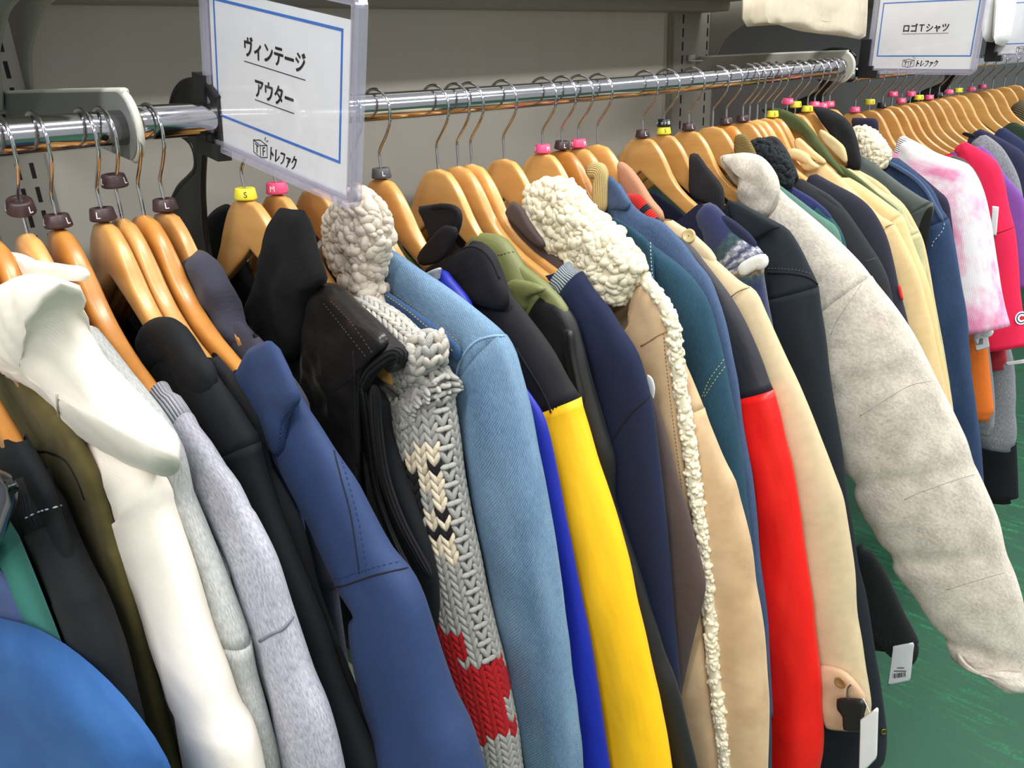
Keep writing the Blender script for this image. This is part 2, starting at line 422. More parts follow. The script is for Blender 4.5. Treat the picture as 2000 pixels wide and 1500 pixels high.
def inside(q, Q):
    x, y = q; c = False; j = len(Q) - 1
    for i in range(len(Q)):
        if (Q[i][1] > y) != (Q[j][1] > y) and x < (Q[j][0] - Q[i][0]) * (y - Q[i][1]) / (Q[j][1] - Q[i][1]) + Q[i][0]: c = not c
        j = i
    return c
def sherpa(name, px, X, h, mat, parent, count, size, n0=0, lean=(0, 0), seed=1, label=None):
    """curly pile: a padded collar covered with tufts of wool, one mesh"""
    rnd = random.Random(seed); v, f, uv = flap_mesh(px, X, h, n0=n0, lean=lean, it=2, wr=.002)
    mb = MB(); mb.add(v, f, 0, uv); V = np.array(v)
    N = np.zeros_like(V)
    for q in f:
        a, b, c = V[q[0]], V[q[1]], V[q[2]]; nn = np.cross(b - a, c - a)
        for i in q: N[i] += nn
    N /= np.linalg.norm(N, axis=1)[:, None] + 1e-12
    areas = np.array([np.linalg.norm(np.cross(V[q[1]] - V[q[0]], V[q[2]] - V[q[0]])) * (1 if len(q) == 4 else .5) for q in f])
    # keep tufts on the side and rim that face the aisle
    cum = np.cumsum(areas * np.array([1.0 if N[q[0]][0] < .35 else .15 for q in f])); cum /= cum[-1]
    for _ in range(count):
        q = f[int(np.searchsorted(cum, rnd.random()))]; w = [rnd.random() for _ in q]; sw = sum(w)
        p = sum(V[i] * (k / sw) for i, k in zip(q, w)); n = sum(N[i] for i in q); n /= np.linalg.norm(n) + 1e-9
        t = np.array([rnd.gauss(0, .5), rnd.gauss(0, 1), rnd.gauss(-.4, 1)]); t -= n * (t @ n) * .75
        r = size * rnd.choice((.55, .7, .85, 1, 1.15)) * rnd.uniform(.9, 1.1)
        ellipsoid(mb, p + n * r * rnd.uniform(0, .3), t, r, r * rnd.uniform(.5, .8), r * .62, n)
    o = mk(name, mb.v, mb.f, mat, parent, mb.uv, label=label); reg(parent, v, f); return o

SURF = {}
def reg(parent, v, f):
    o = parent
    while o.parent is not None: o = o.parent
    S = SURF.setdefault(o.name, ([], [])); b = len(S[0]); S[0].extend(tuple(map(float, p)) for p in v); S[1].extend(tuple(i + b for i in q) for q in f)
BVHS = {}
def on_surf(root, px, py, lift=0):
    """the point of a garment's own surface that the measured mark sits on"""
    if root.name not in BVHS or BVHS[root.name][1] != len(SURF[root.name][0]):
        BVHS[root.name] = (BVHTree.FromPolygons(SURF[root.name][0], SURF[root.name][1]), len(SURF[root.name][0]))
    d = Vector(ray(px, py)).normalized(); h = BVHS[root.name][0].ray_cast(Vector(CAMP), d)
    if h[0] is None: return None, None
    n = h[1] if h[1].dot(d) < 0 else -h[1]
    return np.array(h[0] + n * lift), np.array(n)
def seam(name, root, px, mat, r=.0007, lift=.0002, dash=None, parent=None, label=None, step=6):
    """a sewn line lying on the cloth; dash=(on, off) in metres makes separate stitches"""
    Q, _ = catmull(np.array(px, float), step); P = [on_surf(root, *q, lift)[0] for q in Q]; P = [p for p in P if p is not None]
    P2 = [P[0]] if P else []
    for p in P[1:]:
        if np.linalg.norm(p - P2[-1]) < .06: P2.append(p)
    P = P2
    if len(P) < 3: return None
    mb = MB()
    if dash is None: mb.rod(P, r, 6)
    else:
        P = np.array(P); d = np.concatenate([[0], np.cumsum(np.linalg.norm(np.diff(P, axis=0), axis=1))]); t = 0
        while t + dash[0] < d[-1]:
            q = [np.array([np.interp(x, d, P[:, k]) for k in range(3)]) for x in np.linspace(t, t + dash[0], 4)]
            mb.rod(q, [r * .5, r, r, r * .5], 5); t += dash[0] + dash[1]
    return mb.build(name, mat, parent or root, True, label)

def jersey_loc(X): return (X, YR, ZR - .09)
def garment(name, label, cat, X, px, mats, a=.062, b=.02, cut=None, zb=-.72, uside=.222, bb=.012, wr=.004, seed=1, group=None, body=True, p=2.2, names=('shoulder', 'sleeve'), bmat=None, n=30, kz=1.0, ztop=None, endcap=.45, neck=None, **kt):
    """a garment on its hanger: body, shoulder and the sleeve on the aisle side; mats = (shoulder, sleeve)"""
    root = thing(name, label, cat, jersey_loc(X), group)
    root['X'] = X
    V, UV, s, d0 = tube_rings(px, X, a, b, wr=wr, seed=seed, p=p, n=n, kz=kz, **kt)
    if endcap: shrink_end(V, 0, endcap)
    if not isinstance(mats, tuple): mats = (mats, mats)
    if cut is None:
        v, f, uv = rings_mesh(V, UV); mk(names[1], v, f, mats[1], root, uv); reg(root, v, f)
    else:
        i = int(np.argmin(np.abs(s / s[-1] - d0[cut]))); i = max(2, min(len(s) - 3, i))
        v, f, uv = rings_mesh(V[:i + 1].copy(), UV[:i + 1]); mk(names[0], v, f, mats[0], root, uv); reg(root, v, f)
        Vs = V[i - 1:].copy(); c = Vs[0].mean(0); Vs[0] = c + (V[i] - V[i].mean(0)) * .97; Vs[0] += V[i].mean(0) - Vs[0].mean(0); Vs[1] = V[i].mean(0) + (V[i] - V[i].mean(0)) * 1.012
        v, f, uv = rings_mesh(Vs, UV[i - 1:]); mk(names[1], v, f, mats[1], root, uv); reg(root, v, f)
    if body:
        v, f, uv = body_mesh(px, X, bb, zb, uside, ztop=ztop, seed=seed, neck=neck)
        mk('body', v, f, bmat or mats[0], root, uv); reg(root, v, f)
    return root
def band(name, px, X, a, b, mat, parent, label=None, wr=.001, seed=0, n=20, p=2.4, end=.4, step=.006):
    """a rolled strip such as a collar or a trim, its outer edge measured"""
    V, UV, s, _ = tube_rings(px, X, a, b, wr=wr, seed=seed, n=n, p=p, step=step)
    shrink_end(V, 0, end); shrink_end(V, 1, end)
    v, f, uv = rings_mesh(V, UV); o = mk(name, v, f, mat, parent, uv, label=label); reg(parent, v, f); return o

# ---------------------------------------------------------------- hanger prototypes
HU = [0, .02, .034, .047, .058, .072, .09, .112, .14, .17, .195, .207]
HT = [-.083, -.087, -.100, -.119, -.139, -.157, -.172, -.186, -.199, -.212, -.228, -.240]
HB = [-.137, -.152, -.161, -.170, -.177, -.186, -.198, -.211, -.224, -.238, -.250, -.252]
def hanger_mesh(thick, p):
    us = np.concatenate([np.linspace(-.207, 0, 34), np.linspace(0, .207, 34)[1:]]); v = []; n = 22
    for u in us:
        a = abs(u); zt = np.interp(a, HU, HT); zb = np.interp(a, HU, HB); c = (zt + zb) / 2; h = (zt - zb) / 2
        w = thick / 2 * np.interp(a, [0, .06, .13, .19, .207], [1, 1, .85, .72, .5])
        for j in range(n):
            ph = 2 * math.pi * j / n; cc, ss = math.cos(ph), math.sin(ph)
            z = h * math.copysign(abs(ss) ** (2 / p), ss); x = w * math.copysign(abs(cc) ** (2 / p), cc)
            v.append((x, -u, c + z))
    k = len(us); f = []
    for i in range(k - 1):
        for j in range(n): f.append((i * n + j, i * n + (j + 1) % n, (i + 1) * n + (j + 1) % n, (i + 1) * n + j))
    f.append(tuple(range(n - 1, -1, -1))); f.append(tuple(range((k - 1) * n, k * n)))
    me = bpy.data.meshes.new('hanger_wood'); me.from_pydata([tuple(map(float, q)) for q in v], [], f)
    me.polygons.foreach_set('use_smooth', [True] * len(me.polygons)); me.update(); return me
HM_FLAT = hanger_mesh(.0125, 7); HM_FLAT.materials.append(M_WOOD)
HM_ROUND = hanger_mesh(.018, 3.0); HM_ROUND.materials.append(M_WOOD2)
HM_ROUND2 = hanger_mesh(.016, 3.4); HM_ROUND2.materials.append(M_WOOD)
def hook_mesh():
    pts = [(0, -.09), (0, -.07), (0, -.054), (.005, -.046), (.016, -.034), (.026, -.02)]
    for t in np.linspace(-18, 200, 22):
        a = math.radians(t); pts.append((.004 + .0265 * math.cos(a) - .002, -.0052 + .0235 * math.sin(a)))
    P = [(0, -u, z) for u, z in pts]; Pc, _ = catmull(P, .003)
    v, f, _ = sweep(Pc, .0018, 9)
    me = bpy.data.meshes.new('hook'); me.from_pydata([tuple(map(float, q)) for q in v], [], f); me.materials.append(M_CHROME)
    me.polygons.foreach_set('use_smooth', [True] * len(me.polygons)); me.update(); return me
HOOK = hook_mesh()
def text_mesh(s, size, extrude=.0001):
    cu = bpy.data.curves.new('lettering', 'FONT'); cu.body = s; cu.size = size; cu.align_x = 'CENTER'; cu.align_y = 'CENTER'; cu.extrude = extrude; cu.resolution_u = 4
    o = bpy.data.objects.new('lettering', cu); COL.objects.link(o); dg = bpy.context.evaluated_depsgraph_get(); me = bpy.data.meshes.new_from_object(o.evaluated_get(dg))
    v = [tuple(q.co) for q in me.vertices]; f = [tuple(q.vertices) for q in me.polygons]
    bpy.data.objects.remove(o); bpy.data.curves.remove(cu); bpy.data.meshes.remove(me); return v, f
def ring_mesh(mat):
    prof = [(.0105, 0), (.0119, .0008), (.0122, .002), (.0106, .0112), (.0098, .0122), (.0060, .0122), (.0048, .0100), (.0026, .0098), (.0026, .0006), (.0105, 0)]
    n = 28; v = [(r * math.cos(2 * math.pi * j / n), r * math.sin(2 * math.pi * j / n), z) for r, z in prof[:-1] for j in range(n)]; k = len(prof) - 1; f = []
    for i in range(k):
        for j in range(n): f.append((i * n + j, i * n + (j + 1) % n, ((i + 1) % k) * n + (j + 1) % n, ((i + 1) % k) * n + j))
    me = bpy.data.meshes.new('size_ring'); me.from_pydata(v, [], f); me.materials.append(mat)
    me.polygons.foreach_set('use_smooth', [True] * len(me.polygons))
    md = bpy.data.meshes
    return me
RINGS = {k: ring_mesh(m) for k, m in M_RING.items()}
LET = {}
def letter_mesh(ch, mat):
    if (ch, mat.name) in LET: return LET[(ch, mat.name)]
    v0, f0 = text_mesh(ch, .0085 if len(ch) == 1 else .0062); mb = MB()
    for a0 in (-2.62, -.52, 1.57):
        vv = []
        for x, y, z in v0:
            zz = .0062 + y; r = .0122 - (zz - .002) * .174 + .00012 + z; t = a0 + x / .0118; vv.append((r * math.cos(t), r * math.sin(t), zz))
        mb.add(vv, f0)
    me = bpy.data.meshes.new('size_letter'); me.from_pydata(mb.v, [], mb.f); me.materials.append(mat); me.update(); LET[(ch, mat.name)] = me; return me
def child(name, me, parent, loc=(0, 0, 0), rot=(0, 0, 0)):
    o = bpy.data.objects.new(name, me); COL.objects.link(o); o.parent = parent; o.location = loc; o.rotation_euler = rot; return o
def hanger(X, label, kind='flat', ring=None, letter='L', dz=0, spin=0, tilt=(0, 0), zr=ZR, yaw=0, group='wooden hangers on the chrome rail', ring2=None):
    h = thing('clothes_hanger', label, 'hanger', (X, YR, zr), group); h.rotation_euler = (0, 0, yaw)
    child('hanger_wood', {'flat': HM_FLAT, 'round': HM_ROUND, 'round2': HM_ROUND2}[kind], h)
    child('hook', HOOK, h)
    for q, (rc, lt, zz) in enumerate([(ring, letter, -.0835 + dz)] + ([ring2] if ring2 else [])):
        if rc:
            r = child('size_ring', RINGS[rc], h, (0, 0, zz), (tilt[0], tilt[1], spin)); r['label'] = {'brown': 'dark brown', 'grey': 'dark grey'}.get(rc, rc) + ' plastic size ring'
            if lt: child('size_letter', letter_mesh(lt, M_INK if rc == 'yellow' else M_WHITE), r)
    return h
# ---------------------------------------------------------------- the setting: floor, back panel, uprights
def floor_mat():
    m, nt, b = nodes_of('green_floor'); N = NT(nt)
    v = N.mapped((1, 1, 1), obj=True); big = N.noise(v, 2.2, 4)
    st = N.noise(N.mapped((60, 9, 1), (0, 0, .9), obj=True), 1, 6, .75); fine = N.noise(v, 160, 4, .7)
    base = N.mix(big, srgb((40, 82, 62)), srgb((54, 96, 76)))
    w = N.math('MULTIPLY', N.ramp(st, [(.52, (0, 0, 0)), (.6, (1, 1, 1))]), N.ramp(fine, [(.42, (0, 0, 0)), (.56, (1, 1, 1))]))
    w = N.math('MULTIPLY', w, N.ramp(N.noise(v, 1.6, 2), [(.42, (0, 0, 0)), (.58, (1, 1, 1))]))
    N.l(N.mix(N.math('MULTIPLY', w, .95), base, srgb((46, 146, 92))), b.inputs['Base Color']); b.inputs['Roughness'].default_value = .55; b.inputs['Specular IOR Level'].default_value = .25
    N.bump(fine, .15, .002, b); return m
def panel_mat(name, rgb):
    m, nt, b = nodes_of(name); N = NT(nt); v = N.mapped((1, 1, 1), obj=True)
    g = N.noise(N.mapped((18, 1, 5), obj=True), 1, 4, .6); h = N.noise(v, 9, 3)
    c = N.mix(N.math('MULTIPLY', g, .5), srgb(rgb), srgb(dark(rgb, .86))); c = N.mix(N.math('MULTIPLY', h, .25), c, srgb((rgb[0] * 1.0, rgb[1] * .94, rgb[2] * .9)))
    N.l(c, b.inputs['Base Color']); b.inputs['Roughness'].default_value = .42; N.bump(N.noise(v, 260, 2), .08, .0008, b); return m
M_PANEL = panel_mat('wall_panel_paint', (222, 219, 208))
M_PANEL2 = panel_mat('grey_panel_paint', (112, 112, 110))  # shade of the far bay put into a darker panel colour
WY = 1.19
mb = MB(); mb.box((-3, -4.5, -.05), (7.5, WY + .1, 0)); structure(mb.build('floor', floor_mat()))
mb = MB()
mb.box((-3, WY + .012, 0), (.255, WY + .05, 2.7)); mb.box((.34, WY + .006, 0), (1.722, WY + .05, 2.7)); mb.box((1.735, WY + .012, 0), (1.745, WY + .05, 2.7))
structure(mb.build('wall_back', M_PANEL))
mb = MB(); mb.box((1.93, WY + .006, 0), (7.5, WY + .05, 2.7)); structure(mb.build('wall_far', M_PANEL2))
def upright(name, x0, x1, sl):
    """a slotted steel upright: face, side returns, two columns of slots"""
    m = MB(); m.box((x0, WY - .004, 0), (x1, WY + .05, 2.7)); m.box((x0 - .006, WY + .004, 0), (x0, WY + .05, 2.7)); m.box((x1, WY + .004, 0), (x1 + .006, WY + .05, 2.7))
    o = m.build(name, M_PAINT); structure(o); s = MB()
    for xc in sl:
        for i in range(84):
            z = .25 + i * .0302; s.box((xc - .0025, WY - .0046, z), (xc + .0025, WY - .003, z + .0195))
    q = s.build('slots', M_SLOT, o); q['label'] = 'dark punched slots'; return o
upright('trim_1', .262, .334, (.3005, .3175))
upright('trim_2', 1.750, 1.925, (1.786, 1.893))
# ---------------------------------------------------------------- shelves above the racks and their curved brackets
def gusset(name, X, label):
    poly = [(WY - .006, ZR + .24), (WY - .006, ZR + .012), (WY - .022, ZR + .030), (1.145, ZR + .068), (1.115, ZR + .089), (1.06, ZR + .115), (1.005, ZR + .126), (.93, ZR + .138), (.80, ZR + .150), (.76, ZR + .152), (.76, ZR + .24)]
    m = MB(); m.plate(poly, X - .0016, X + .0016); e = [p for p in poly[1:9]]
    m.rod([(X, y, z) for y, z in catmull(e, .01)[0]], .0022, 8)
    return tag(m.build(name, M_PAINT, None), label, 'shelf bracket')
gusset('shelf_bracket', .300, 'curved grey shelf bracket at the left edge, nearer plate of the pair')
gusset('shelf_bracket', .334, 'curved grey shelf bracket at the left edge, farther plate of the pair')
gusset('shelf_bracket', 1.905, 'curved grey shelf bracket on the far upright under the draped cream cloth')
m = MB(); m.box((.338, .90, ZR + .150), (1.862, WY - .004, ZR + .176)); m.box((.338, 1.112, ZR + .1305), (1.862, WY - .004, ZR + .150)); m.box((.338, 1.108, ZR + .1325), (1.862, 1.112, ZR + .152))
tag(m.build('shelf', M_PAINT), 'pale grey steel shelf along the top over the coats', 'shelf')
m = MB(); m.box((1.908, .80, ZR + .152), (5.2, WY - .004, ZR + .178)); tag(m.build('shelf', M_PAINT), 'steel shelf over the far t-shirt rack under the folded white clothes', 'shelf')
m = MB(); m.box((-2.0, .78, ZR + .150), (.296, WY - .004, ZR + .176)); tag(m.build('shelf', M_PAINT), 'steel shelf beyond the left bracket, mostly out of frame', 'shelf')
# ---------------------------------------------------------------- rails and the arms that carry them
def pipe(name, pts, label):
    P, _ = catmull(pts, .03); v, f, uv = sweep(P, .016, 40); o = mk(name, v, f, M_CHROME, None, uv); return tag(o, label, 'clothes rail')
pipe('clothes_rail', [(-1.2, YR, ZR + .002), (-.3, YR, ZR + .001), (.304, YR, ZR - .001)], 'chrome rail stub at left carrying the sweatshirts')
pipe('clothes_rail', [(.306, YR, ZR + .002), (.6, YR, ZR - .002), (1.05, YR, ZR - .004), (1.5, YR, ZR - .002), (1.86, YR, ZR + .002)], 'long chrome rail carrying the vintage coats')
pipe('clothes_rail', [(1.90, YR, ZR - .018), (3.4, YR, ZR - .018), (5.0, YR, ZR - .018)], 'far chrome rail behind the second sign carrying the t-shirts')
def arm(X, label, pm=None):
    n = [(YR + .002 + .031 * math.cos(t), ZR + .031 * math.sin(t)) for t in np.linspace(math.radians(95), math.radians(262), 16)]
    poly = [(WY - .006, ZR + .030)] + n + [(.90, ZR - .020), (.96, ZR - .004), (WY - .006, ZR - .012)]
    r = thing('rail_bracket', label, 'bracket', (X, WY, ZR - .05)); m = MB(); m.plate(poly, X - .0012, X + .0012); m.build('arm_plate', pm or M_PAINTD, r)
    m = MB(); E = [(X + .0035, y, z) for y, z in ([(WY - .01, ZR + .030), (1.0, ZR + .031)] + n)]; m.rod(catmull(E, .006)[0], .0036, 8); m.build('white_rim', solid('white_rim', (206, 206, 194), .5), r, True, 'off-white plastic rim')
arm(.305, 'grey rail arm with white rim at the left upright')
arm(1.848, 'off-white rail arm at the far end of the coat rail', M_PAINT)
# thin white wire hook on the far upright
m = MB(); m.rod(catmull([at(1346, 119, Y=1.175), at(1378, 118, Y=1.165), at(1384, 115, Y=1.16), at(1392, 114, Y=1.16), at(1398, 117, Y=1.16)], .002)[0], .0011, 6); m.rod(catmull([at(1379, 128, Y=1.163), at(1380, 120, Y=1.163), at(1386, 116, Y=1.16)], .002)[0], .001, 6)
m.box(tuple(at(1347, 119, Y=WY - .012)), tuple(at(1354, 107, Y=WY - .006))); tag(m.build('wire_hook', M_WHITE, None, True), 'small white wire hook on the slotted far upright', 'hook')

# ---------------------------------------------------------------- acrylic signs clipped to black rail dividers
def frame_axes(yaw, pit, roll):
    cy, sy, cp, sp, cr, sr = math.cos(yaw), math.sin(yaw), math.cos(pit), math.sin(pit), math.cos(roll), math.sin(roll)
    M = np.array([[cy, -sy, 0], [sy, cy, 0], [0, 0, 1]]) @ np.array([[cp, 0, sp], [0, 1, 0], [-sp, 0, cp]]) @ np.array([[1, 0, 0], [0, cr, -sr], [0, sr, cr]])
    return M @ np.array([0, -1., 0]), M @ np.array([0, 0, 1.]), M @ np.array([-1., 0, 0])
def sign(name, label, o, axes, w, h, lines, off, zr=ZR, plateX=.394, logo_u=.055, top=.026, bot=.047, ml=.010, mr=.012, case_b=.062, logo_h=.018, logo_v=-.028, plate=True):
    """paper with a blue rule, printed lines and a shop logo, in a clear acrylic pocket held by a black corner clip"""
    A, B, Nn = axes; o = np.array(o)
    def P(u, v, n=0): return tuple(o + A * u + B * v + Nn * n)
    root = thing(name, label, 'sign', P(0, 0)); t = .0006
    def quad(mb, u0, v0, u1, v1, n, m=0):
        mb.add([P(u0, v0, n), P(u1, v0, n), P(u1, v1, n), P(u0, v1, n)], [(0, 1, 2, 3)], m)
    def slab(mb, u0, v0, u1, v1, n0, n1, m=0):
        v = [P(u, q, n) for n in (n0, n1) for u, q in ((u0, v0), (u1, v0), (u1, v1), (u0, v1))]
        mb.add(v, [(3, 2, 1, 0), (4, 5, 6, 7), (0, 1, 5, 4), (1, 2, 6, 5), (2, 3, 7, 6), (3, 0, 4, 7)], m)
    mb = MB(); slab(mb, -ml, -bot, w + mr, h + top, -t, 0); paper = mb.build('paper_insert', M_WHITE, root)
    bw = .0024; mb = MB()
    for q in ((-bw, -bw, w + bw, 0), (-bw, h, w + bw, h + bw), (-bw, 0, 0, h), (w, 0, w + bw, h)): slab(mb, *q, .0001, .00035)
    mb.build('blue_border', M_BLUEINK, paper)
    mb = MB()
    for txt, size, cu, cv, uw, uy, st in lines:
        v, f = text_mesh(txt, size, .00005)
        for tx, ty in ((-.0006, 0), (.0006, 0), (0, .0005), (0, -.0005), (0, 0)): mb.add([P(cu + x * st + tx, cv + y + ty, .0003 + z + ty * .1) for x, y, z in v], f)
        slab(mb, cu - uw / 2, uy - .0004, cu + uw / 2, uy + .0004, .0001, .0003)
    mb.build('lettering', M_INK, paper)
    # shop logo: a box with T and F on its faces, then the shop name
    mb = MB(); lh = logo_h; c = np.array([logo_u, logo_v]); e = .0005
    def ln(p, q):
        p, q = np.array(p), np.array(q); d = (q - p) / np.linalg.norm(q - p); nn = np.array([-d[1], d[0]]) * e; p = p - d * e; q = q + d * e
        mb.add([P(*(c + lh * 0 + k), .0003) for k in (p - nn, q - nn, q + nn, p + nn)], [(0, 1, 2, 3)])
    a = lh * .52; d = lh * .12; hh = lh * .50
    p0, p1, p2 = (-a, d), (0, 0), (a, d); t0 = (0, 2 * d * .95)
    for s_, e_ in ((p0, p1), (p1, p2), (p0, t0), (t0, p2), (p0, (-a, d - hh)), (p1, (0, -hh)), (p2, (a, d - hh)), ((-a, d - hh), (0, -hh)), ((0, -hh), (a, d - hh))): ln(s_, e_)
    ln((a * .72, d * 2.6), (a * .78, d * 3.5)); ln((a * .95, d * 2.3), (a * 1.12, d * 2.7))
    for ch, cx, sk in (('T', -a / 2, -1), ('F', a / 2, 1)):
        v, f = text_mesh(ch, lh * .52, .00005)
        for th in (-.0002, .0002): mb.add([P(c[0] + cx + x * .9 + th, c[1] - hh * .42 + y + sk * (x) * d / a + th * .4, .0003 + z) for x, y, z in v], f)
    v, f = text_mesh('トレファク', lh * .66, .00005)
    for th in (-.0006, -.0003, 0, .0003, .0006): mb.add([P(c[0] + lh * 1.66 + x * .62 + th + (y) * .12, c[1] + y * 1.0 - lh * .19 + th * .7, .0003 + z) for x, y, z in v], f)
    mb.build('shop_logo', M_INK, paper)
    # clear pocket: two sheets and thick rounded rim
    u0, u1, v0, v1 = -off[0], w + off[1], -case_b, h + top + .022
    mb = MB(); slab(mb, u0 + .006, v0 + .006, u1 - .006, v1 - .006, .0016, .0028); slab(mb, u0 + .006, v0 + .006, u1 - .006, v1 - .006, -.0032, -.002); mb.build('clear_sheets', M_CLEAR, root)
    mb = MB()
    R = .012; cor = []
    for (cx, cy, s0) in ((u1 - R, v0 + R, -90), (u1 - R, v1 - R, 0), (u0 + R, v1 - R, 90), (u0 + R, v0 + R, 180)):
        for k in range(7): a_ = math.radians(s0 + 15 * k); cor.append((cx, cy, math.cos(a_), math.sin(a_)))
    for r_out, r_in, n0, n1 in ((R, R - .0045, -.0045, .0045), (R - .0045, R - .011, -.0036, -.0012), (R - .0045, R - .011, .0012, .0040)):
        k = len(cor); vv = []
        for cx, cy, dx, dy in cor:
            for rr, nn in ((r_out, n0), (r_out, n1), (r_in, n1), (r_in, n0)): vv.append(P(cx + dx * rr, cy + dy * rr, nn))
        ff = [(i * 4 + q, i * 4 + (q + 1) % 4, ((i + 1) % k) * 4 + (q + 1) % 4, ((i + 1) % k) * 4 + q) for i in range(k) for q in range(4)]
        mb.add(vv, ff)
    mb.build('clear_rim', M_EDGE, root, False, 'thick lavender-tinted clear rim')
    mb = MB(); slab(mb, u0 - .016, v0 - .006, u0 + .006, v0 + .070, -.0075, .0075); slab(mb, u0 - .014, v0 - .009, u0 + .028, v0 + .007, -.0078, .0078)
    slab(mb, u0 + .004, v0 + .004, u0 + .016, v0 + .016, -.007, .007); mb.build('corner_clip', M_BLACKP, root, False, 'black plastic corner clip')
    if plate:
        X = plateX
        def c2(y, z): return (y, zr + z)
        poly = [c2(*q) for q in [(.800, .020), (.815, .031), (.845, .037), (.875, .034), (.900, .022), (.915, .004), (.916, -.012), (.903, -.016), (.880, -.024), (.872, -.036), (.878, -.052), (.897, -.062), (.93, -.076), (.958, -.096), (.974, -.12), (.985, -.20), (.985, -.36), (.862, -.36), (.884, -.16), (.876, -.09), (.852, -.036), (.840, -.026), (.806, -.026)]]
        mb = MB(); mb.plate([tuple(q) for q in poly], X - .0020, X + .0020)
        E = catmull([(X, y, z) for y, z in poly[:16]], .005)[0]; mb.rod(E, .0034, 8); mb.rod(catmull([(X, y, z) for y, z in poly[17:]], .006)[0], .0034, 8)
        mb.build('divider_plate', M_BLACKP, root, False, 'black plastic divider plate hooked over the rail')
    return root
ax1 = frame_axes(.0382, .0346, .188)
sign('rail_sign', 'large clear sign in front with two lines of black Japanese lettering', (.3959, .8059, -.0375 + ZCAM), ax1, .1971, .1032,
     [('ヴィンテージ', .0190, .0985, .0690, .098, .0572, .87), ('アウター', .0190, .0982, .0355, .064, .0258, .86)], (.0215, .0275), logo_u=.0735, logo_v=-.0152, case_b=.037, bot=.0305, top=.010, logo_h=.0227)
ax2 = frame_axes(-.0501, -.0382, .0291)
sign('rail_sign', 'clear sign on the far rack with one line of black lettering about t-shirts', (1.9004, .7619, -.0228 + ZCAM), ax2, .1882, .1013,
     [('ロゴＴシャツ', .0175, .0927, .0515, .094, .0418, .90)], (.0215, .0165), zr=ZR, plateX=1.878, logo_u=.068, logo_v=-.0125, case_b=.037, bot=.0262, top=.012, logo_h=.0227)
ax3 = frame_axes(-.05, -.03, .0)
sign('rail_sign', 'farthest clear sign, cut off at the right edge behind the white cloth', (2.71, .745, ZR + .030), ax3, .188, .1013,
     [('スウェット', .0185, .135, .0545, .10, .040, .92)], (.0215, .0265), zr=ZR - .018, plateX=2.69, logo_u=.052, logo_v=-.0135, case_b=.037, bot=.0262, top=.012, logo_h=.0227)
# second line on the farthest sign is only a fragment in the photograph

# ---------------------------------------------------------------- hangers
G1 = 'wooden hangers on the left chrome stub'; G2 = 'wooden hangers on the long coat rail'; G3 = 'wooden hangers on the far t-shirt rail'
hanger(.118, 'amber hanger tip at the left edge holding the black rib-neck sweatshirt', 'round', None, group=G1)
hanger(.150, 'glossy amber hanger at the left edge with a pink ring, over the olive sweatshirt', 'round', 'pink', 'M', 0, .4, group=G1)
hanger(.174, 'amber hanger whose front end runs under the cream hood', 'round', None, group=G1)
hanger(.202, 'pale hanger with a high tilted brown ring, behind the cream hood', 'round2', 'brown', 'L', .019, -.6, (.32, .18), group=G1)
hanger(.229, 'amber hanger with a brown ring ending in the grey ribbed collar', 'round', 'brown', 'L', .001, -.5, group=G1)
hanger(.269, 'thick pale hanger with a brown ring, holding the black sweatshirt', 'round2', 'brown', 'L', .001, .35, group=G1)
hanger(.286, 'pale hanger with its brown ring pushed up on the hook, between two others', 'round2', 'brown', 'L', .030, -.4, (.05, 0), group=G1)
hanger(.307, 'glossy amber hanger without a ring, holding the blue coat', 'round', None, group=G1)
hanger(.329, 'pale hanger with a brown ring next to the left black divider', 'flat', 'brown', 'L', .001, .8, group=G1)
hanger(.416, 'pale hanger with a yellow ring inside the black wool collar of the leather vest', 'flat', 'yellow', 'S', 0, .45, (.06, 0), group=G2, yaw=.10)
hanger(.454, 'hanger with a pink ring under the front sign, holding the chunky cardigan', 'flat', 'pink', 'M', .001, .1, group=G2)
hanger(.501, 'broad hanger behind the lower corner of the front sign, under the curly denim collar', 'flat', None, group=G2)
hanger(.556, 'hanger running down behind the curly denim collar to the royal blue jacket', 'round2', None, group=G2)
hanger(.596, 'hanger with a dark grey ring right of the front sign', 'round2', 'grey', 'L', 0, .65, group=G2)
hanger(.686, 'hanger over the olive quilted collar, without a ring', 'flat', None, group=G2)
hanger(.721, 'hanger ending in the pale grey striped neck of the navy sweatshirt', 'round2', None, group=G2)
hanger(.745, 'hanger pressed behind the navy sweatshirt one, over the taupe lapel', 'round2', None, group=G2)
hanger(.806, 'hanger above the big cream shearling collar, without a ring', 'flat', None, group=G2)
hanger(.885, 'hanger with a pink ring, right of the cream shearling collar', 'flat', 'pink', 'M', 0, 1.0, group=G2)
hanger(.927, 'amber hanger with a brown ring, behind the yellow corduroy collar', 'round', 'brown', 'L', .001, .55, (.1, 0), group=G2)
hanger(.965, 'hanger with a pink ring, beside the yellow corduroy collar', 'round2', 'pink', 'M', 0, 1.2, group=G2)
hanger(1.010, 'hanger without a ring, beside the camel wool collar', 'round2', None, group=G2)
hanger(1.127, 'hanger with a brown ring reaching down to the navy patterned vest', 'flat', 'brown', 'L', 0, .6, group=G2)
hanger(1.187, 'hanger with a black lettered ring above a yellow ring', 'flat', 'yellow', 'S', 0, .3, group=G2, ring2=('black', 'ット通', -.0712))
hanger(1.262, 'hanger with a dark ring, holding the pale grey fleece jacket', 'flat', 'brown', 'L', 0, .7, group=G2)
hanger(1.340, 'hanger without a ring, over the olive corduroy collar', 'flat', None, group=G2)
hanger(1.386, 'amber hanger with a brown ring, behind the olive corduroy collar', 'round', 'brown', 'L', 0, .35, group=G2)
hanger(1.445, 'hanger with a brown ring, above the black curly collar', 'flat', 'brown', 'L', 0, .2, group=G2)
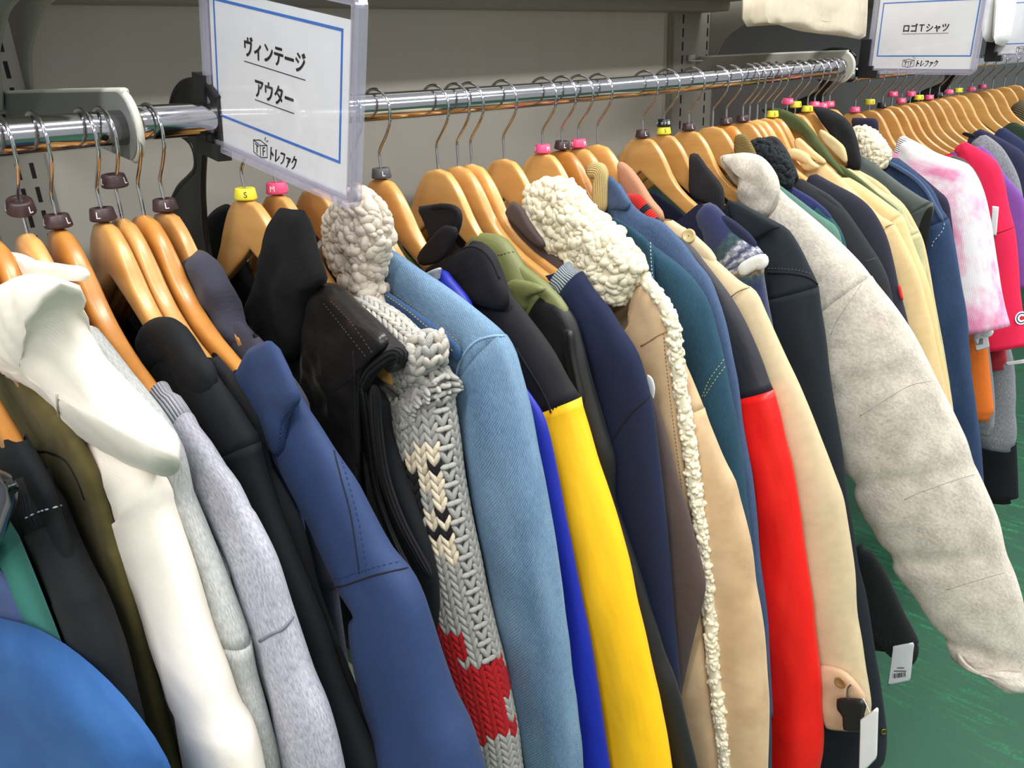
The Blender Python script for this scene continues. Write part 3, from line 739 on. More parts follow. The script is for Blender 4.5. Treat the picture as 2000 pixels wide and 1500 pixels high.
hanger(1.470, 'plain hanger next right of the one above the black curly collar', 'flat', None, group=G2)
hanger(1.499, 'plain hanger above the upright black collar', 'round2', None, group=G2)
hanger(1.531, 'plain hanger above the tan cotton jacket', 'flat', None, group=G2)
hanger(1.560, 'hanger with a yellow ring in front of the olive collar', 'round2', 'yellow', 'S', 0, .35, group=G2)
hanger(1.619, 'hanger with a pink ring pushed up, behind the olive collar', 'flat', 'pink', 'M', .020, .7, group=G2)
hanger(1.655, 'hanger with a yellow ring pushed up, behind the olive collar', 'flat', 'yellow', 'S', .012, .9, group=G2)
hanger(1.709, 'hanger with a yellow ring, left of the black fleece collar', 'flat', 'yellow', 'S', 0, .5, group=G2)
hanger(1.741, 'hanger with a pink ring half hidden by the black fleece collar', 'flat', 'pink', 'M', .006, .5, (0, .15), group=G2)
hanger(1.778, 'hanger with a pink ring above the cream curly collar', 'flat', 'pink', 'M', .002, .5, group=G2)
hanger(1.812, 'last hanger on the coat rail, with a pink ring', 'flat', 'pink', 'M', .003, .4, group=G2)
z2 = ZR - .018
for X, lab, kind, rc, lt, dz in [
    (1.950, 'first hanger on the far rail, with a pink ring, holding the tie-dye shirt', 'flat', 'pink', 'M', 0),
    (2.030, 'second hanger on the far rail, with a yellow ring', 'flat', 'yellow', 'S', .012),
    (2.106, 'hanger on the far rail with a black ring, holding the red shirt', 'flat', 'black', 'L', 0),
    (2.165, 'far rail hanger with a red ring pushed up, just right of the black ring', 'flat', 'pink', 'M', .022),
    (2.225, 'far rail hanger with a pink ring, ending in a black neckband', 'flat', 'pink', 'M', .003),
    (2.285, 'far rail hanger with a pink ring below the middle of the second sign', 'flat', 'pink', 'S', .016),
    (2.345, 'far rail hanger with a yellow ring, ending in the navy shirt', 'flat', 'yellow', 'S', .004),
    (2.420, 'far rail hanger with a low pink ring below the sign logo', 'flat', 'pink', 'M', 0),
    (2.490, 'far rail hanger with a black ring, ending in the second navy shirt', 'flat', 'black', 'L', .003),
    (2.570, 'far rail hanger with a pink ring, right of the black ring', 'flat', 'pink', 'M', .006),
    (2.650, 'far rail hanger with a yellow ring below the corner of the second sign', 'flat', 'yellow', 'M', .006),
    (2.760, 'far rail hanger with a pink ring, ending in the dark green shirt', 'flat', 'pink', 'M', .004),
    (2.860, 'far rail hanger with a red ring just beyond the second sign', 'flat', 'pink', 'M', .006),
    (2.960, 'far rail hanger with a bright upper edge below the farthest sign', 'flat', None, 'M', 0),
    (3.080, 'far rail hanger holding the olive ribbed sweater', 'flat', None, 'M', 0),
    (3.200, 'last visible far rail hanger, behind the olive sweater', 'flat', None, 'M', 0)]:
    hanger(X, lab, kind, rc, lt, dz, random.uniform(.2, .9), zr=z2, group=G3, yaw=random.uniform(-.05, .05))
# ---------------------------------------------------------------- cloths
C_CREAM = fab('cream_fleece', (246, 238, 226), 'jersey', (236, 226, 210))
C_LGREY = fab('light_grey_heather', (196, 198, 196), 'heather', (150, 153, 152))
C_LAV = fab('lavender_grey_heather', (192, 192, 202), 'heather', (140, 140, 152))
C_LAVRIB = fab('lavender_grey_rib', (178, 178, 188), 'rib', (120, 120, 130))
C_BLACKJ = fab('black_jersey', (24, 27, 30), 'jersey', (16, 18, 21), sheen=.05)
C_BLACKRIB = fab('black_rib', (34, 35, 42), 'rib', (14, 15, 18), sheen=.12)
C_BLUECOAT = fab('blue_gabardine', (38, 57, 96), 'plain', sheen=.12, rough=.7)
C_CHAR = fab('charcoal_navy_fleece', (60, 60, 74), 'wool', (48, 48, 60), sheen=.35)
C_BWOOL = fab('black_wool', (17, 18, 22), 'wool', (11, 11, 14), sheen=.03)
C_LEATHER = fab('black_leather', (32, 31, 31), 'leather', (40, 35, 32), rough=.3, sheen=0)
C_BRIBV = fab('black_ribbed_edge', (18, 18, 23), 'rib', (8, 8, 10), sheen=.1)
C_LINING = fab('black_satin_lining', (16, 16, 18), 'nylon', rough=.4, sheen=0)
C_DENIM = fab('light_denim', (140, 170, 194), 'denim', (56, 92, 130), sheen=.1)
C_DENIMD = fab('mid_denim', (72, 106, 146), 'denim', (34, 58, 96), sheen=.1)  # darker copy of the light denim; shading of the jacket body is in the colour
C_ROYAL = fab('royal_blue_nylon', (20, 38, 165), 'nylon', rough=.5, sheen=.05)
C_SHELL = fab('black_soft_shell', (26, 25, 28), 'plain', sheen=.06, rough=.75)
C_YELLOW = fab('yellow_nylon', (255, 196, 10), 'nylon', rough=.55, sheen=.05)
C_OLIVEQ = fab('olive_quilted_nylon', (122, 128, 78), 'nylon', rough=.55, sheen=.1)
C_BLKNY = fab('black_nylon', (26, 27, 28), 'nylon', rough=.5, sheen=.08)
C_NAVYS = fab('navy_jersey', (27, 36, 66), 'jersey', (20, 27, 52), sheen=.1)
C_GREYRIB = fab('pale_grey_rib', (168, 178, 186), 'rib', (110, 124, 136), k=1.3)
C_TAUPE = fab('taupe_cloth', (84, 72, 70), 'plain', sheen=.1)
C_SUEDE = fab('tan_suede', (212, 182, 144), 'suede', (184, 154, 118), sheen=.3)
C_WOOLC = fab('cream_shearling', (244, 236, 212), 'wool', (226, 214, 182), sheen=.3)
C_WOOLG = fab('oat_shearling', (232, 222, 206), 'wool', (206, 192, 174), sheen=.3)
C_TEAL = fab('dark_teal_denim', (44, 84, 106), 'denim', (18, 44, 60), sheen=.1)
C_DENB = fab('blue_denim', (88, 110, 142), 'denim', (40, 60, 96), sheen=.1)
C_YCORD = fab('yellow_corduroy', (236, 212, 146), 'cord', (150, 122, 66))
C_REDRIB = fab('red_rib', (236, 40, 30), 'rib', (170, 16, 12), k=1.2)
C_NAVYRIB = fab('navy_black_rib', (30, 30, 40), 'rib', (14, 14, 20), k=1.2)
C_NAVNY = fab('black_navy_nylon', (36, 36, 46), 'nylon', rough=.55, sheen=.08)
C_RED = fab('red_satin', (236, 26, 20), 'nylon', rough=.38, sheen=.0)
C_TRENCH = fab('beige_cotton', (206, 186, 150), 'plain', sheen=.15)
C_TRENCHIN = fab('beige_cotton_reverse', (200, 166, 134), 'plain', sheen=.15)
C_CAMEL = fab('camel_wool', (200, 150, 118), 'wool', (176, 124, 94), sheen=.35)
C_BCORD = fab('black_corduroy', (44, 44, 48), 'cord', (14, 14, 16), sheen=.1)
C_BJKT = fab('black_navy_cotton', (31, 38, 45), 'plain', sheen=.12)
C_GFLEECE = fab('pale_grey_fleece', (222, 214, 200), 'fleece', (176, 168, 158), sheen=.4)
C_OCORD = fab('olive_corduroy', (150, 128, 74), 'cord', (84, 68, 34))
C_SAGE = fab('grey_green_cotton', (86, 122, 110), 'plain', sheen=.12)
C_BCURL = fab('black_curly_pile', (36, 44, 48), 'wool', (18, 22, 26), sheen=.15)
C_CHARC = fab('charcoal_cotton', (44, 44, 56), 'plain', sheen=.12)
C_BLK2 = fab('black_cotton', (44, 46, 50), 'plain', sheen=.12)
C_TAN = fab('tan_cotton', (222, 194, 142), 'plain', sheen=.12)
C_KHAKI = fab('khaki_cotton', (212, 190, 142), 'plain', sheen=.12)
C_OLIVE = fab('olive_cotton', (76, 86, 50), 'plain', sheen=.12)
C_CAMO = fab('sage_khaki_cotton', (206, 196, 156), 'suede', (150, 158, 118), sheen=.1)
C_DGREEN = fab('dark_green_nylon', (54, 64, 62), 'nylon', rough=.6, sheen=.1)
C_BFLEECE = fab('black_fleece', (34, 36, 40), 'wool', (18, 20, 22), sheen=.2)
C_DDENIM = fab('dark_denim', (56, 80, 116), 'denim', (26, 42, 72), sheen=.1)
C_NAVY2 = fab('dark_navy_cotton', (38, 36, 58), 'plain', sheen=.12)
C_WORK = fab('bright_blue_cotton', (48, 94, 150), 'suede', (38, 80, 136), sheen=.15)
C_WORK2 = fab('dusty_blue_cotton', (74, 88, 126), 'suede', (62, 78, 116), sheen=.15)
C_TEALK = fab('teal_knit', (66, 156, 142), 'rib', (34, 104, 98), k=2.2)
C_OSUEDE = fab('olive_suede', (104, 94, 52), 'suede', (78, 70, 38), sheen=.2)
C_STITCH = solid('dark_stitch', (12, 14, 20), .9)
C_WSTITCH = solid('pale_stitch', (170, 186, 190), .9)
C_OSTITCH = solid('ochre_stitch', (150, 130, 90), .9)
C_PIPE = solid('black_piping', (22, 22, 24), .25)

# ================================================================ left group, on the rail stub
def col(c): return 'coats and sweatshirts on the ' + c
GL, GR, GF = 'sweatshirts and coats on the left stub', 'vintage coats on the long rail', 't-shirts and sweatshirts on the far rail'
# bright blue jacket, bottom left corner
g = thing('jacket', 'bright blue cotton jacket filling the bottom left corner', 'jacket', jersey_loc(.066), GL)
flap('sleeve', [(-260, 1130), (-100, 1180), (0, 1207), (62, 1222), (122, 1253), (172, 1291), (230, 1345), (275, 1400), (315, 1457), (337, 1503), (362, 1590), (380, 1700), (200, 1760), (-100, 1760), (-260, 1600)], .052, .030, C_WORK, g, it=1, wr=.010, k=.2, p=2.6, seed=3)
flap('shoulder', [(-160, 1010), (-40, 1072), (0, 1112), (30, 1142), (52, 1178), (76, 1228), (90, 1300), (0, 1330), (-160, 1250)], .066, .014, C_WORK2, g, 'dusty blue shoulder layer', it=1, wr=.004, k=.2, p=2.6)
# dark rounded tab with piping
g = thing('jacket', 'charcoal jacket with glossy black piping, only a rounded tab showing at left edge', 'jacket', jersey_loc(.084), GL)
flap('lapel_tab', [(-120, 890), (-40, 905), (0, 917), (22, 926), (34, 945), (35, 975), (22, 1010), (0, 1062), (-40, 1130), (-120, 1200)], .084, .006, fab('charcoal_wool', (70, 70, 82), 'wool', (56, 56, 68)), g, it=2, wr=.001)
band('piping', [(-120, 893), (-40, 906), (0, 918), (22, 927), (34, 946), (35, 975), (22, 1010), (0, 1063), (-40, 1131)], .0805, .0028, .0028, C_PIPE, g, 'glossy black piping', wr=0)
g = thing('sweater', 'teal ribbed sweater between the blue jacket and the black sweatshirt', 'sweater', jersey_loc(.101), GL)
flap('front', [(-60, 950), (-10, 985), (28, 1024), (52, 1080), (76, 1140), (100, 1200), (120, 1252), (145, 1320), (160, 1420), (60, 1500), (-60, 1450)], .098, .012, C_TEALK, g, it=1, wr=.003, ribs=((40, 1050), (110, 1230)))
g = garment('sweatshirt', 'black sweatshirt with ribbed neck and white stitching at left', 'sweatshirt', .119, [(104, 914), (112, 934), (122, 962), (132, 990), (152, 1040), (186, 1110), (214, 1170), (236, 1240), (262, 1330), (282, 1420), (296, 1500), (306, 1580)], (C_BLACKRIB, C_BLACKJ), a=[.03, .04, .05, .06], b=[.0165, .018, .021, .024], bb=.0108, seed=4, group=GL, wr=.0015, cut=3, names=('ribbed_neck', 'sleeve'), endcap=.9, bmat=C_BLACKJ)
seam('neck_stitching', g, [(50, 1012), (66, 1004), (84, 997), (102, 992), (124, 986)], C_WSTITCH, .0008, .0005, (.004, .003))
g = garment('suede_shirt', 'olive suede shirt behind the black ribbed neck at left', 'shirt', .151, [(-60, 782), (10, 797), (60, 803), (108, 835), (150, 885), (175, 945), (196, 1010), (216, 1080), (240, 1160), (262, 1260), (282, 1400), (290, 1500)], C_OSUEDE, a=[.04, .05, .05], b=[.012, .014, .014], bb=.0105, seed=5, group=GL, wr=.004)
seam('yoke_seam', g, [(66, 880), (100, 884), (130, 902), (152, 940), (165, 975)], C_STITCH, .0009)

# cream hoodie
g = garment('hoodie', 'cream hooded sweatshirt with its hood flopped over, at left', 'hoodie', .1745, [(150, 640), (172, 690), (197, 754), (222, 796), (246, 828), (291, 880), (320, 926), (337, 975), (350, 1015), (363, 1052), (391, 1134), (426, 1236), (466, 1346), (491, 1426), (517, 1488), (530, 1560)], C_CREAM, a=[.03, .045, .05, .056, .06, .06], b=[.020, .021, .021, .024, .028, .028], bb=.0115, neck=.07, seed=6, group=GL, wr=.003, p=2.0)
flap('hood', [(-30, 602), (0, 576), (20, 560), (52, 546), (92, 528), (130, 522), (176, 530), (173, 552), (160, 576), (152, 602), (158, 650), (170, 692), (198, 754), (246, 828), (291, 880), (306, 930), (262, 962), (206, 930), (160, 880), (128, 844), (112, 790), (84, 760), (52, 738), (14, 712), (-30, 682)], .158, .024, C_CREAM, g, it=2, wr=.007, p=2.0, lean=(.05, -.26))
flap('hood_edge', [(8, 490), (22, 492), (60, 506), (115, 517), (150, 519), (176, 529), (176, 540), (165, 552), (130, 546), (92, 548), (40, 556), (20, 540)], .186, .006, C_CREAM, g, it=2, wr=.003)
seam('shoulder_seam', g, [(112, 770), (114, 800), (122, 830), (134, 850)], solid('cream_seam', (190, 178, 160), .9), .001)

garment('sweatshirt', 'light grey heather sweatshirt next to the cream hoodie', 'sweatshirt', .202, [(150, 592), (168, 614), (224, 688), (266, 740), (304, 782), (336, 828), (357, 870), (371, 922), (381, 975), (396, 1007), (426, 1077), (465, 1176), (496, 1272), (511, 1350), (531, 1428), (546, 1505), (556, 1580)], C_LGREY, a=[.03, .05, .055], b=[.012, .014, .016, .018], cut=12, bb=.0108, seed=7, group=GL, wr=.003)
g = garment('sweatshirt', 'lavender grey sweatshirt with a pale ribbed neck on an amber hanger', 'sweatshirt', .229, [(312, 722), (322, 734), (348, 768), (364, 792), (372, 808), (402, 846), (424, 882), (455, 924), (481, 976), (491, 988), (541, 1088), (576, 1202), (616, 1318), (651, 1404), (674, 1500), (690, 1580)], (C_LAVRIB, C_LAV), a=[.03, .04, .045, .05], b=[.0125, .0125, .016, .019, .02], cut=3, bb=.0108, seed=8, group=GL, wr=.002, names=('ribbed_neck', 'sleeve'), endcap=.9, bmat=C_LAV)
seam('cuff_seam', g, [(508, 1252), (530, 1238), (552, 1228), (572, 1204)], solid('grey_seam', (120, 120, 130), .9), .0014)
g = garment('sweatshirt', 'black sweatshirt with a rolled neck on a thick pale hanger', 'sweatshirt', .269, [(312, 622), (345, 626), (371, 656), (401, 702), (421, 730), (460, 780), (490, 824), (506, 852), (516, 902), (541, 982), (576, 1072), (611, 1152), (646, 1242), (661, 1292), (691, 1372), (726, 1452), (746, 1505), (766, 1580)], C_BLACKJ, a=[.03, .05, .055], b=[.012, .016, .018, .019], cut=7, bb=.0112, seed=9, group=GL, wr=.003)
band('rolled_neck', [(268, 662), (284, 632), (308, 620), (338, 622), (362, 645), (384, 680), (412, 702)], .266, .022, .010, C_BLACKJ, g, wr=.002)
garment('cardigan', 'black knit sleeve squeezed between the black sweatshirt and the blue coat', 'cardigan', .2865, [(400, 690), (440, 750), (490, 830), (520, 890), (560, 960), (590, 1020), (608, 1080), (622, 1140), (645, 1210), (680, 1300), (730, 1420), (775, 1530)], fab('black_fine_knit', (24, 26, 29), 'wool', (16, 17, 20), sheen=.1), a=.045, b=.010, bb=.0098, seed=10, group=GL, wr=.003)
# blue coat with a caped yoke
g = garment('coat', 'royal navy blue coat with a caped yoke and raised lapel', 'coat', .307, [(530, 665), (570, 735), (596, 785), (618, 818), (650, 868), (690, 928), (722, 990), (760, 1060), (800, 1108), (832, 1165), (852, 1225), (872, 1295), (902, 1382), (932, 1452), (950, 1510), (970, 1590)], C_BLUECOAT, a=[.04, .05, .07, .085], b=[.012, .02, .034, .036], bb=.011, seed=11, group=GL, wr=.0035)
flap('lapel', [(448, 742), (466, 708), (484, 680), (500, 674), (536, 660), (556, 695), (578, 735), (596, 776), (590, 790), (560, 816), (560, 880), (540, 900), (510, 850), (480, 810), (455, 775)], .292, .007, C_BLUECOAT, g, it=1, wr=.004, lean=(-.05, 0))
seam('yoke_hem', g, [(640, 1148), (670, 1144), (700, 1134), (730, 1124), (760, 1117), (796, 1109)], C_STITCH, .0008)
seam('yoke_stitching', g, [(640, 1130), (670, 1126), (700, 1117), (730, 1108), (760, 1101), (786, 1096)], solid('navy_stitch', (30, 46, 92), .9), .0006, .0003, (.003, .002))
seam('sleeve_seam', g, [(652, 880), (668, 940), (684, 1000), (694, 1060), (702, 1120)], C_STITCH, .0006)
seam('sleeve_stitching', g, [(664, 888), (682, 948), (698, 1008), (708, 1060), (716, 1112)], solid('navy_stitch', (30, 46, 92), .9), .0005, .0003, (.003, .002))
seam('lapel_stitching', g, [(584, 792), (560, 806), (548, 830), (546, 870)], solid('navy_stitch', (30, 46, 92), .9), .0005, .0003, (.003, .002))
# charcoal hoodie by the divider
g = garment('hoodie', 'charcoal navy hoodie with a bunched hood beside the blue coat', 'hoodie', .332, [(470, 600), (492, 652), (512, 700), (548, 770), (584, 850), (610, 930), (640, 1040), (670, 1150)], C_CHAR, a=.045, b=.011, bb=.0105, seed=12, group=GL, wr=.005)
flap('hood', [(360, 500), (376, 488), (396, 488), (412, 498), (430, 524), (448, 556), (454, 590), (462, 620), (480, 650), (500, 690), (470, 700), (450, 690), (428, 640), (400, 580), (372, 530)], .334, .014, C_CHAR, g, it=2, wr=.012, seed=4)

# ================================================================ right group, long rail
XL = .421
g = garment('vest', 'black leather vest with a big wool collar, hanger tip poking out of the armhole', 'vest', XL, [(600, 566), (626, 552), (650, 556), (686, 584), (720, 611), (752, 640), (775, 662), (788, 677)], C_LEATHER, a=[.02, .016, .012, .011], b=[.016, .017, .016, .015], bb=.0165, uside=.150, seed=14, group=GR, wr=.002, names=('shoulder', 'shoulder'), endcap=.6, zb=-.62, xtra=.03)
band('armhole_rib', [(703, 752), (706, 734), (720, 712), (742, 694), (764, 680), (780, 675), (792, 680), (797, 692), (793, 706)], XL - .018, .0058, .0058, C_BRIBV, g, 'black ribbed armhole edge', wr=.0004)
band('side_panel', [(748, 750), (760, 790), (768, 850), (790, 922), (815, 992), (840, 1062), (852, 1112), (857, 1150), (855, 1200), (848, 1260), (846, 1360), (846, 1500)], XL + .004, [.02, .035, .045, .05], [.010, .013, .016], C_BLACKJ, g, 'black knit side', wr=.003, step=.011, n=30)
flap('front_panel', [(600, 566), (632, 556), (652, 560), (688, 592), (722, 622), (752, 652), (764, 668), (740, 690), (716, 716), (704, 745), (702, 820), (704, 920), (706, 1000), (660, 1000), (610, 900), (584, 780), (588, 650)], XL - .022, .006, C_LEATHER, g, it=1, wr=.007, p=8)
flap('collar', [(530, 440), (541, 412), (548, 404), (580, 409), (601, 407), (606, 425), (618, 460), (630, 495), (645, 540), (640, 552), (622, 566), (608, 590), (598, 640), (588, 700), (540, 720), (504, 690), (484, 640), (470, 610), (500, 560), (506, 500), (520, 472)], .400, .014, C_BWOOL, g, 'black wool collar', it=2, wr=.007, lean=(-.05, 0))
flap('collar_back', [(398, 432), (418, 408), (448, 394), (462, 420), (470, 450), (470, 480), (478, 520), (500, 560), (490, 640), (470, 640), (440, 560), (410, 520), (398, 480)], .437, .009, C_BWOOL, g, 'back of the black wool collar', it=2, wr=.003)
band('lining_edge', [(712, 742), (722, 800), (730, 870), (742, 950), (764, 1020), (790, 1080), (812, 1122)], .402, .004, .004, C_LINING, g, 'satin lining fold', wr=.0008)
band('pocket_edge', [(744, 760), (748, 840), (762, 930), (790, 1010), (826, 1080), (850, 1122)], .404, .007, .005, C_BRIBV, g, wr=.001)
for pts in ([(632, 592), (662, 630), (692, 668), (716, 698)], [(646, 588), (676, 618), (702, 652), (728, 690)]):
    seam('shoulder_stitching', g, pts, solid('grey_stitch', (70, 66, 64), .8), .0005, .0003, (.0026, .0018))
seam('panel_seam', g, [(690, 686), (694, 760), (694, 840), (698, 910)], C_STITCH, .0012)

# chunky cardigan: real stitches
def knit_tube(name, px, X, a, b, parent, colour, cw=.0130, rh=.0100, wr=.002, seed=0, lo=-115, hi=115, mats=None, fat=1.0, rl=1.02, step=.0085, cabled=None):
    V, UV, s, _ = tube_rings(px, X, a, b, step=rh, n=64, wr=wr, seed=seed, p=2.1)
    v, f, uv = rings_mesh(shrink_end(V.copy(), 0, .6), UV); reg(parent, v, f)
    mb = MB(); core = V.copy(); cc = V.mean(1, keepdims=True); core = cc + (V - cc) * .9
    vv, ff, uu = rings_mesh(core, UV); mb.add(vv, ff, 0, uu)
    k, n = V.shape[:2]
    for i in range(1, k - 1):
        loop = V[i]; d = np.concatenate([[0], np.cumsum(np.linalg.norm(np.diff(np.vstack([loop, loop[:1]]), axis=0), axis=1))])
        per = d[-1]; nc = max(6, int(round(per / cw))); off = 0
        T = V[i + 1].mean(0) - V[i - 1].mean(0); T /= np.linalg.norm(T); cen = loop.mean(0); lp = np.vstack([loop, loop[:1]])
        for c in range(nc):
            t = (c + .5) / nc * per
            p = np.array([np.interp(t, d, lp[:, q]) for q in range(3)]); q2 = np.array([np.interp((t + .002) % per, d, lp[:, q]) for q in range(3)])
            nr = p - cen; nr /= np.linalg.norm(nr)
            if nr[0] > .55 and nr[1] > -.2: continue           # far side, pressed against the next coat
            side = q2 - p; side -= T * (side @ T); side /= np.linalg.norm(side) + 1e-9
            m = colour(c / nc, s[i] / s[-1], s[i], i, c, nr, p)
            garter = cabled and cabled(c / nc, s[i] / s[-1])
            for sg in (-1, 1):
                if garter and (i % 2): ax = side; c0 = p + side * sg * cw * .26 + nr * .0012
                else: ax = T * .92 - side * sg * .40; c0 = p + side * sg * cw * .235
                ellipsoid(mb, c0 + nr * .0006, ax, rh * (.62 if garter and (i % 2) else rl), cw * .25 * fat, cw * .25 * fat, nr, m)
    return mb.build(name, mats, parent, True)
KM = [fab('grey_wool_yarn', (188, 186, 178), 'wool', (150, 148, 142), sheen=.3), fab('cream_wool_yarn', (238, 226, 200), 'wool', (222, 206, 176), sheen=.3),
      fab('black_wool_yarn', (34, 28, 32), 'wool', (22, 18, 20), sheen=.2), fab('red_wool_yarn', (196, 24, 30), 'wool', (160, 14, 20), sheen=.3)]
KMP = [KM[0], fab('pale_wool_yarn', (206, 200, 190), 'wool', (176, 168, 156), sheen=.3), KM[2], KM[3]]
XK = .463
g = thing('cardigan', 'chunky grey hand-knit cardigan with cream, black and red pattern', 'cardigan', jersey_loc(XK), GR)
rk = random.Random(5)
SL = [(812, 708), (845, 712), (872, 722), (884, 760), (886, 805), (896, 880), (906, 950), (920, 1020), (935, 1090), (951, 1170), (970, 1250), (985, 1310), (998, 1372), (1008, 1432), (1016, 1500), (1024, 1570)]
def toimg(p):
    c = RM.T @ (np.array(p) - CAMP); return (c[0] / c[2] * FPX + 1000, c[1] / c[2] * FPX + 750)
K_BLACK = [(740, 892), (800, 888), (806, 925), (828, 950), (838, 1000), (838, 1015), (800, 1016), (760, 960)]
K_CREAM = [(780, 896), (800, 876), (850, 868), (852, 900), (862, 960), (870, 1010), (876, 1038), (850, 1042), (836, 1030), (842, 1000), (832, 950), (812, 925)]
K_CREAM2 = [(832, 1058), (860, 1052), (886, 1056), (900, 1090), (880, 1096), (850, 1078)]
K_BLACK2 = [(820, 1034), (850, 1030), (884, 1032), (884, 1056), (840, 1060)]
K_RED = [(836, 1215), (868, 1222), (874, 1243), (906, 1243), (908, 1306), (932, 1312), (940, 1300), (978, 1288), (994, 1312), (994, 1350), (974, 1364), (984, 1396), (1004, 1400), (1002, 1432), (980, 1438), (926, 1450), (890, 1400)]
def kcol(a, t, s, i, c, nr, p):
    """which yarn: the knitted bands as they lie on the sleeve"""
    q = toimg(p)
    if inside(q, K_RED): return 3
    if inside(q, K_BLACK2): return 2
    if inside(q, K_CREAM2): return 1
    if inside(q, K_CREAM): return 2 if (i + 2 * c) % 7 == 0 else 1
    if inside(q, K_BLACK): return 2
    return 0
knit_tube('sleeve', SL, XK, [.04, .052, .05, .05, .048], [.024, .03, .03, .03, .028], g, kcol, mats=KM, seed=2, cabled=lambda a, t: a > .92 and t < .5)
knit_tube('shoulder', [(700, 570), (724, 582), (750, 596), (775, 612), (800, 634), (822, 648), (838, 662)], XK - .004, [.03, .036, .036], [.018, .022, .022], g, lambda *k: 1 if rk.random() < .5 else 0, mats=KMP, seed=4, cw=.0105, rh=.0085, rl=.85)
knit_tube('rolled_edge', [(790, 690), (812, 660), (834, 646), (852, 656), (861, 684), (860, 716)], XK - .010, [.020, .024, .024], [.016, .020, .018], g, lambda *k: 1 if rk.random() < .7 else 0, mats=KMP, seed=6, cw=.0150, rh=.0120, rl=.72, fat=1.1)
v, f, uv = body_mesh(SL, XK, .014, -.72, .222, seed=3); mk('body', v, f, KM[0], g, uv)

# light denim jacket with a curly collar
XD = .508
g = garment('denim_jacket', 'light blue denim jacket with a curly oat-coloured collar', 'jacket', XD, [(738, 478), (770, 490), (820, 524), (862, 551), (920, 595), (960, 629), (984, 653), (1004, 688), (1020, 740), (1036, 800), (1051, 870), (1066, 940), (1079, 1020), (1091, 1100), (1101, 1180), (1112, 1260), (1121, 1340), (1130, 1420), (1139, 1505), (1148, 1590)], (C_DENIM, C_DENIM), a=[.03, .05, .055, .048, .044, .042], b=[.012, .018, .024, .025, .024, .024], cut=6, bb=.014, seed=15, group=GR, wr=.005, bmat=C_DENIMD, uside=.26)
band('yoke_seam', [(742, 560), (780, 585), (820, 612), (860, 640), (896, 672), (905, 690)], XD - .020, .010, .004, C_DENIMD, g, 'folded yoke seam', wr=.001)
seam('yoke_stitching', g, [(748, 572), (790, 602), (830, 634), (866, 664), (888, 690)], C_OSTITCH, .0007, .0006, (.0032, .0014))
seam('yoke_stitching', g, [(760, 566), (800, 594), (840, 624), (880, 656), (903, 680)], C_OSTITCH, .0006, .0006, (.0032, .0014))
seam('armhole_seam', g, [(984, 656), (960, 657), (930, 667), (908, 690), (894, 720), (890, 760)], fab('pale_denim_edge', (168, 198, 220), 'denim', (100, 140, 180)), .0014, .0002)
sherpa('collar', [(690, 366), (712, 372), (735, 395), (749, 430), (756, 460), (752, 490), (741, 512), (734, 556), (738, 590), (742, 615), (728, 622), (712, 600), (690, 560), (664, 518), (650, 492), (656, 468), (648, 444), (656, 418), (668, 388)], XD - .030, .018, C_WOOLG, g, 780, .0078, seed=3)
# royal blue jacket
XR = .557
g = garment('jacket', 'royal blue nylon jacket with grey lining, squeezed between denim and black yoke', 'jacket', XR, [(836, 534), (862, 524), (880, 542), (896, 560), (914, 582), (928, 610), (962, 660), (1000, 715), (1040, 770), (1062, 806), (1076, 850), (1091, 930), (1105, 1000), (1121, 1080), (1140, 1180), (1156, 1262), (1171, 1362), (1184, 1450), (1192, 1505), (1202, 1590)], C_ROYAL, a=[.02, .05, .05], b=[.010, .014, .016], bb=.009, seed=16, group=GR, wr=.005)
flap('grey_lining', [(830, 534), (846, 526), (862, 521), (858, 532), (856, 550), (842, 546)], XR - .011, .004, fab('grey_lining', (170, 172, 176), 'plain'), g, it=1, wr=.001)
# black yoke, yellow sleeve
XY = .598
g = garment('jacket', 'black soft-shell jacket with a bright yellow sleeve', 'jacket', XY, [(900, 478), (930, 470), (960, 489), (980, 530), (996, 570), (1021, 601), (1051, 641), (1086, 690), (1111, 735), (1126, 760), (1136, 777), (1141, 802), (1156, 852), (1171, 902), (1191, 962), (1216, 1042), (1236, 1122), (1251, 1192), (1266, 1262), (1281, 1332), (1296, 1412), (1311, 1505), (1324, 1590)], (C_SHELL, C_YELLOW), a=[.03, .055, .062, .06, .058, .058, .058], b=[.012, .02, .026, .026, .026, .026], cut=10, bb=.013, seed=17, group=GR, wr=.006)
flap('collar_tab', [(866, 438), (898, 444), (892, 466), (876, 498), (852, 516), (818, 520), (813, 500), (840, 466)], XY - .022, .0035, C_SHELL, g, it=1, wr=.001, p=10)
flap('collar_back', [(812, 404), (838, 400), (868, 396), (890, 401), (901, 414), (902, 440), (890, 462), (866, 480), (846, 480), (834, 450), (822, 420)], XY - .012, .0035, C_SHELL, g, it=1, wr=.001, p=10)
band('collar_roll', [(838, 400), (866, 397), (888, 400), (901, 412), (903, 434), (896, 456), (884, 480)], XY - .014, .0032, .0032, C_SHELL, g, wr=0)
flap('front_panel', [(822, 530), (850, 514), (876, 502), (896, 489), (930, 472), (956, 486), (976, 530), (998, 580), (990, 610), (960, 606), (920, 592), (880, 566), (848, 552)], XY - .016, .008, C_SHELL, g, it=2, wr=.003)
seam('pleat', g, [(878, 506), (886, 494), (906, 485), (926, 482), (946, 492), (962, 512), (976, 544)], C_STITCH, .0013)
seam('yoke_seam', g, [(1008, 680), (1030, 716), (1052, 752), (1070, 786), (1076, 806)], C_STITCH, .0012)
seam('shoulder_seam', g, [(828, 524), (850, 516), (876, 503)], C_STITCH, .0006, .0002, (.003, .002))
seam('yoke_hem_stitching', g, [(1078, 800), (1096, 790), (1116, 778), (1130, 764)], C_STITCH, .0006, .0003, (.003, .002))
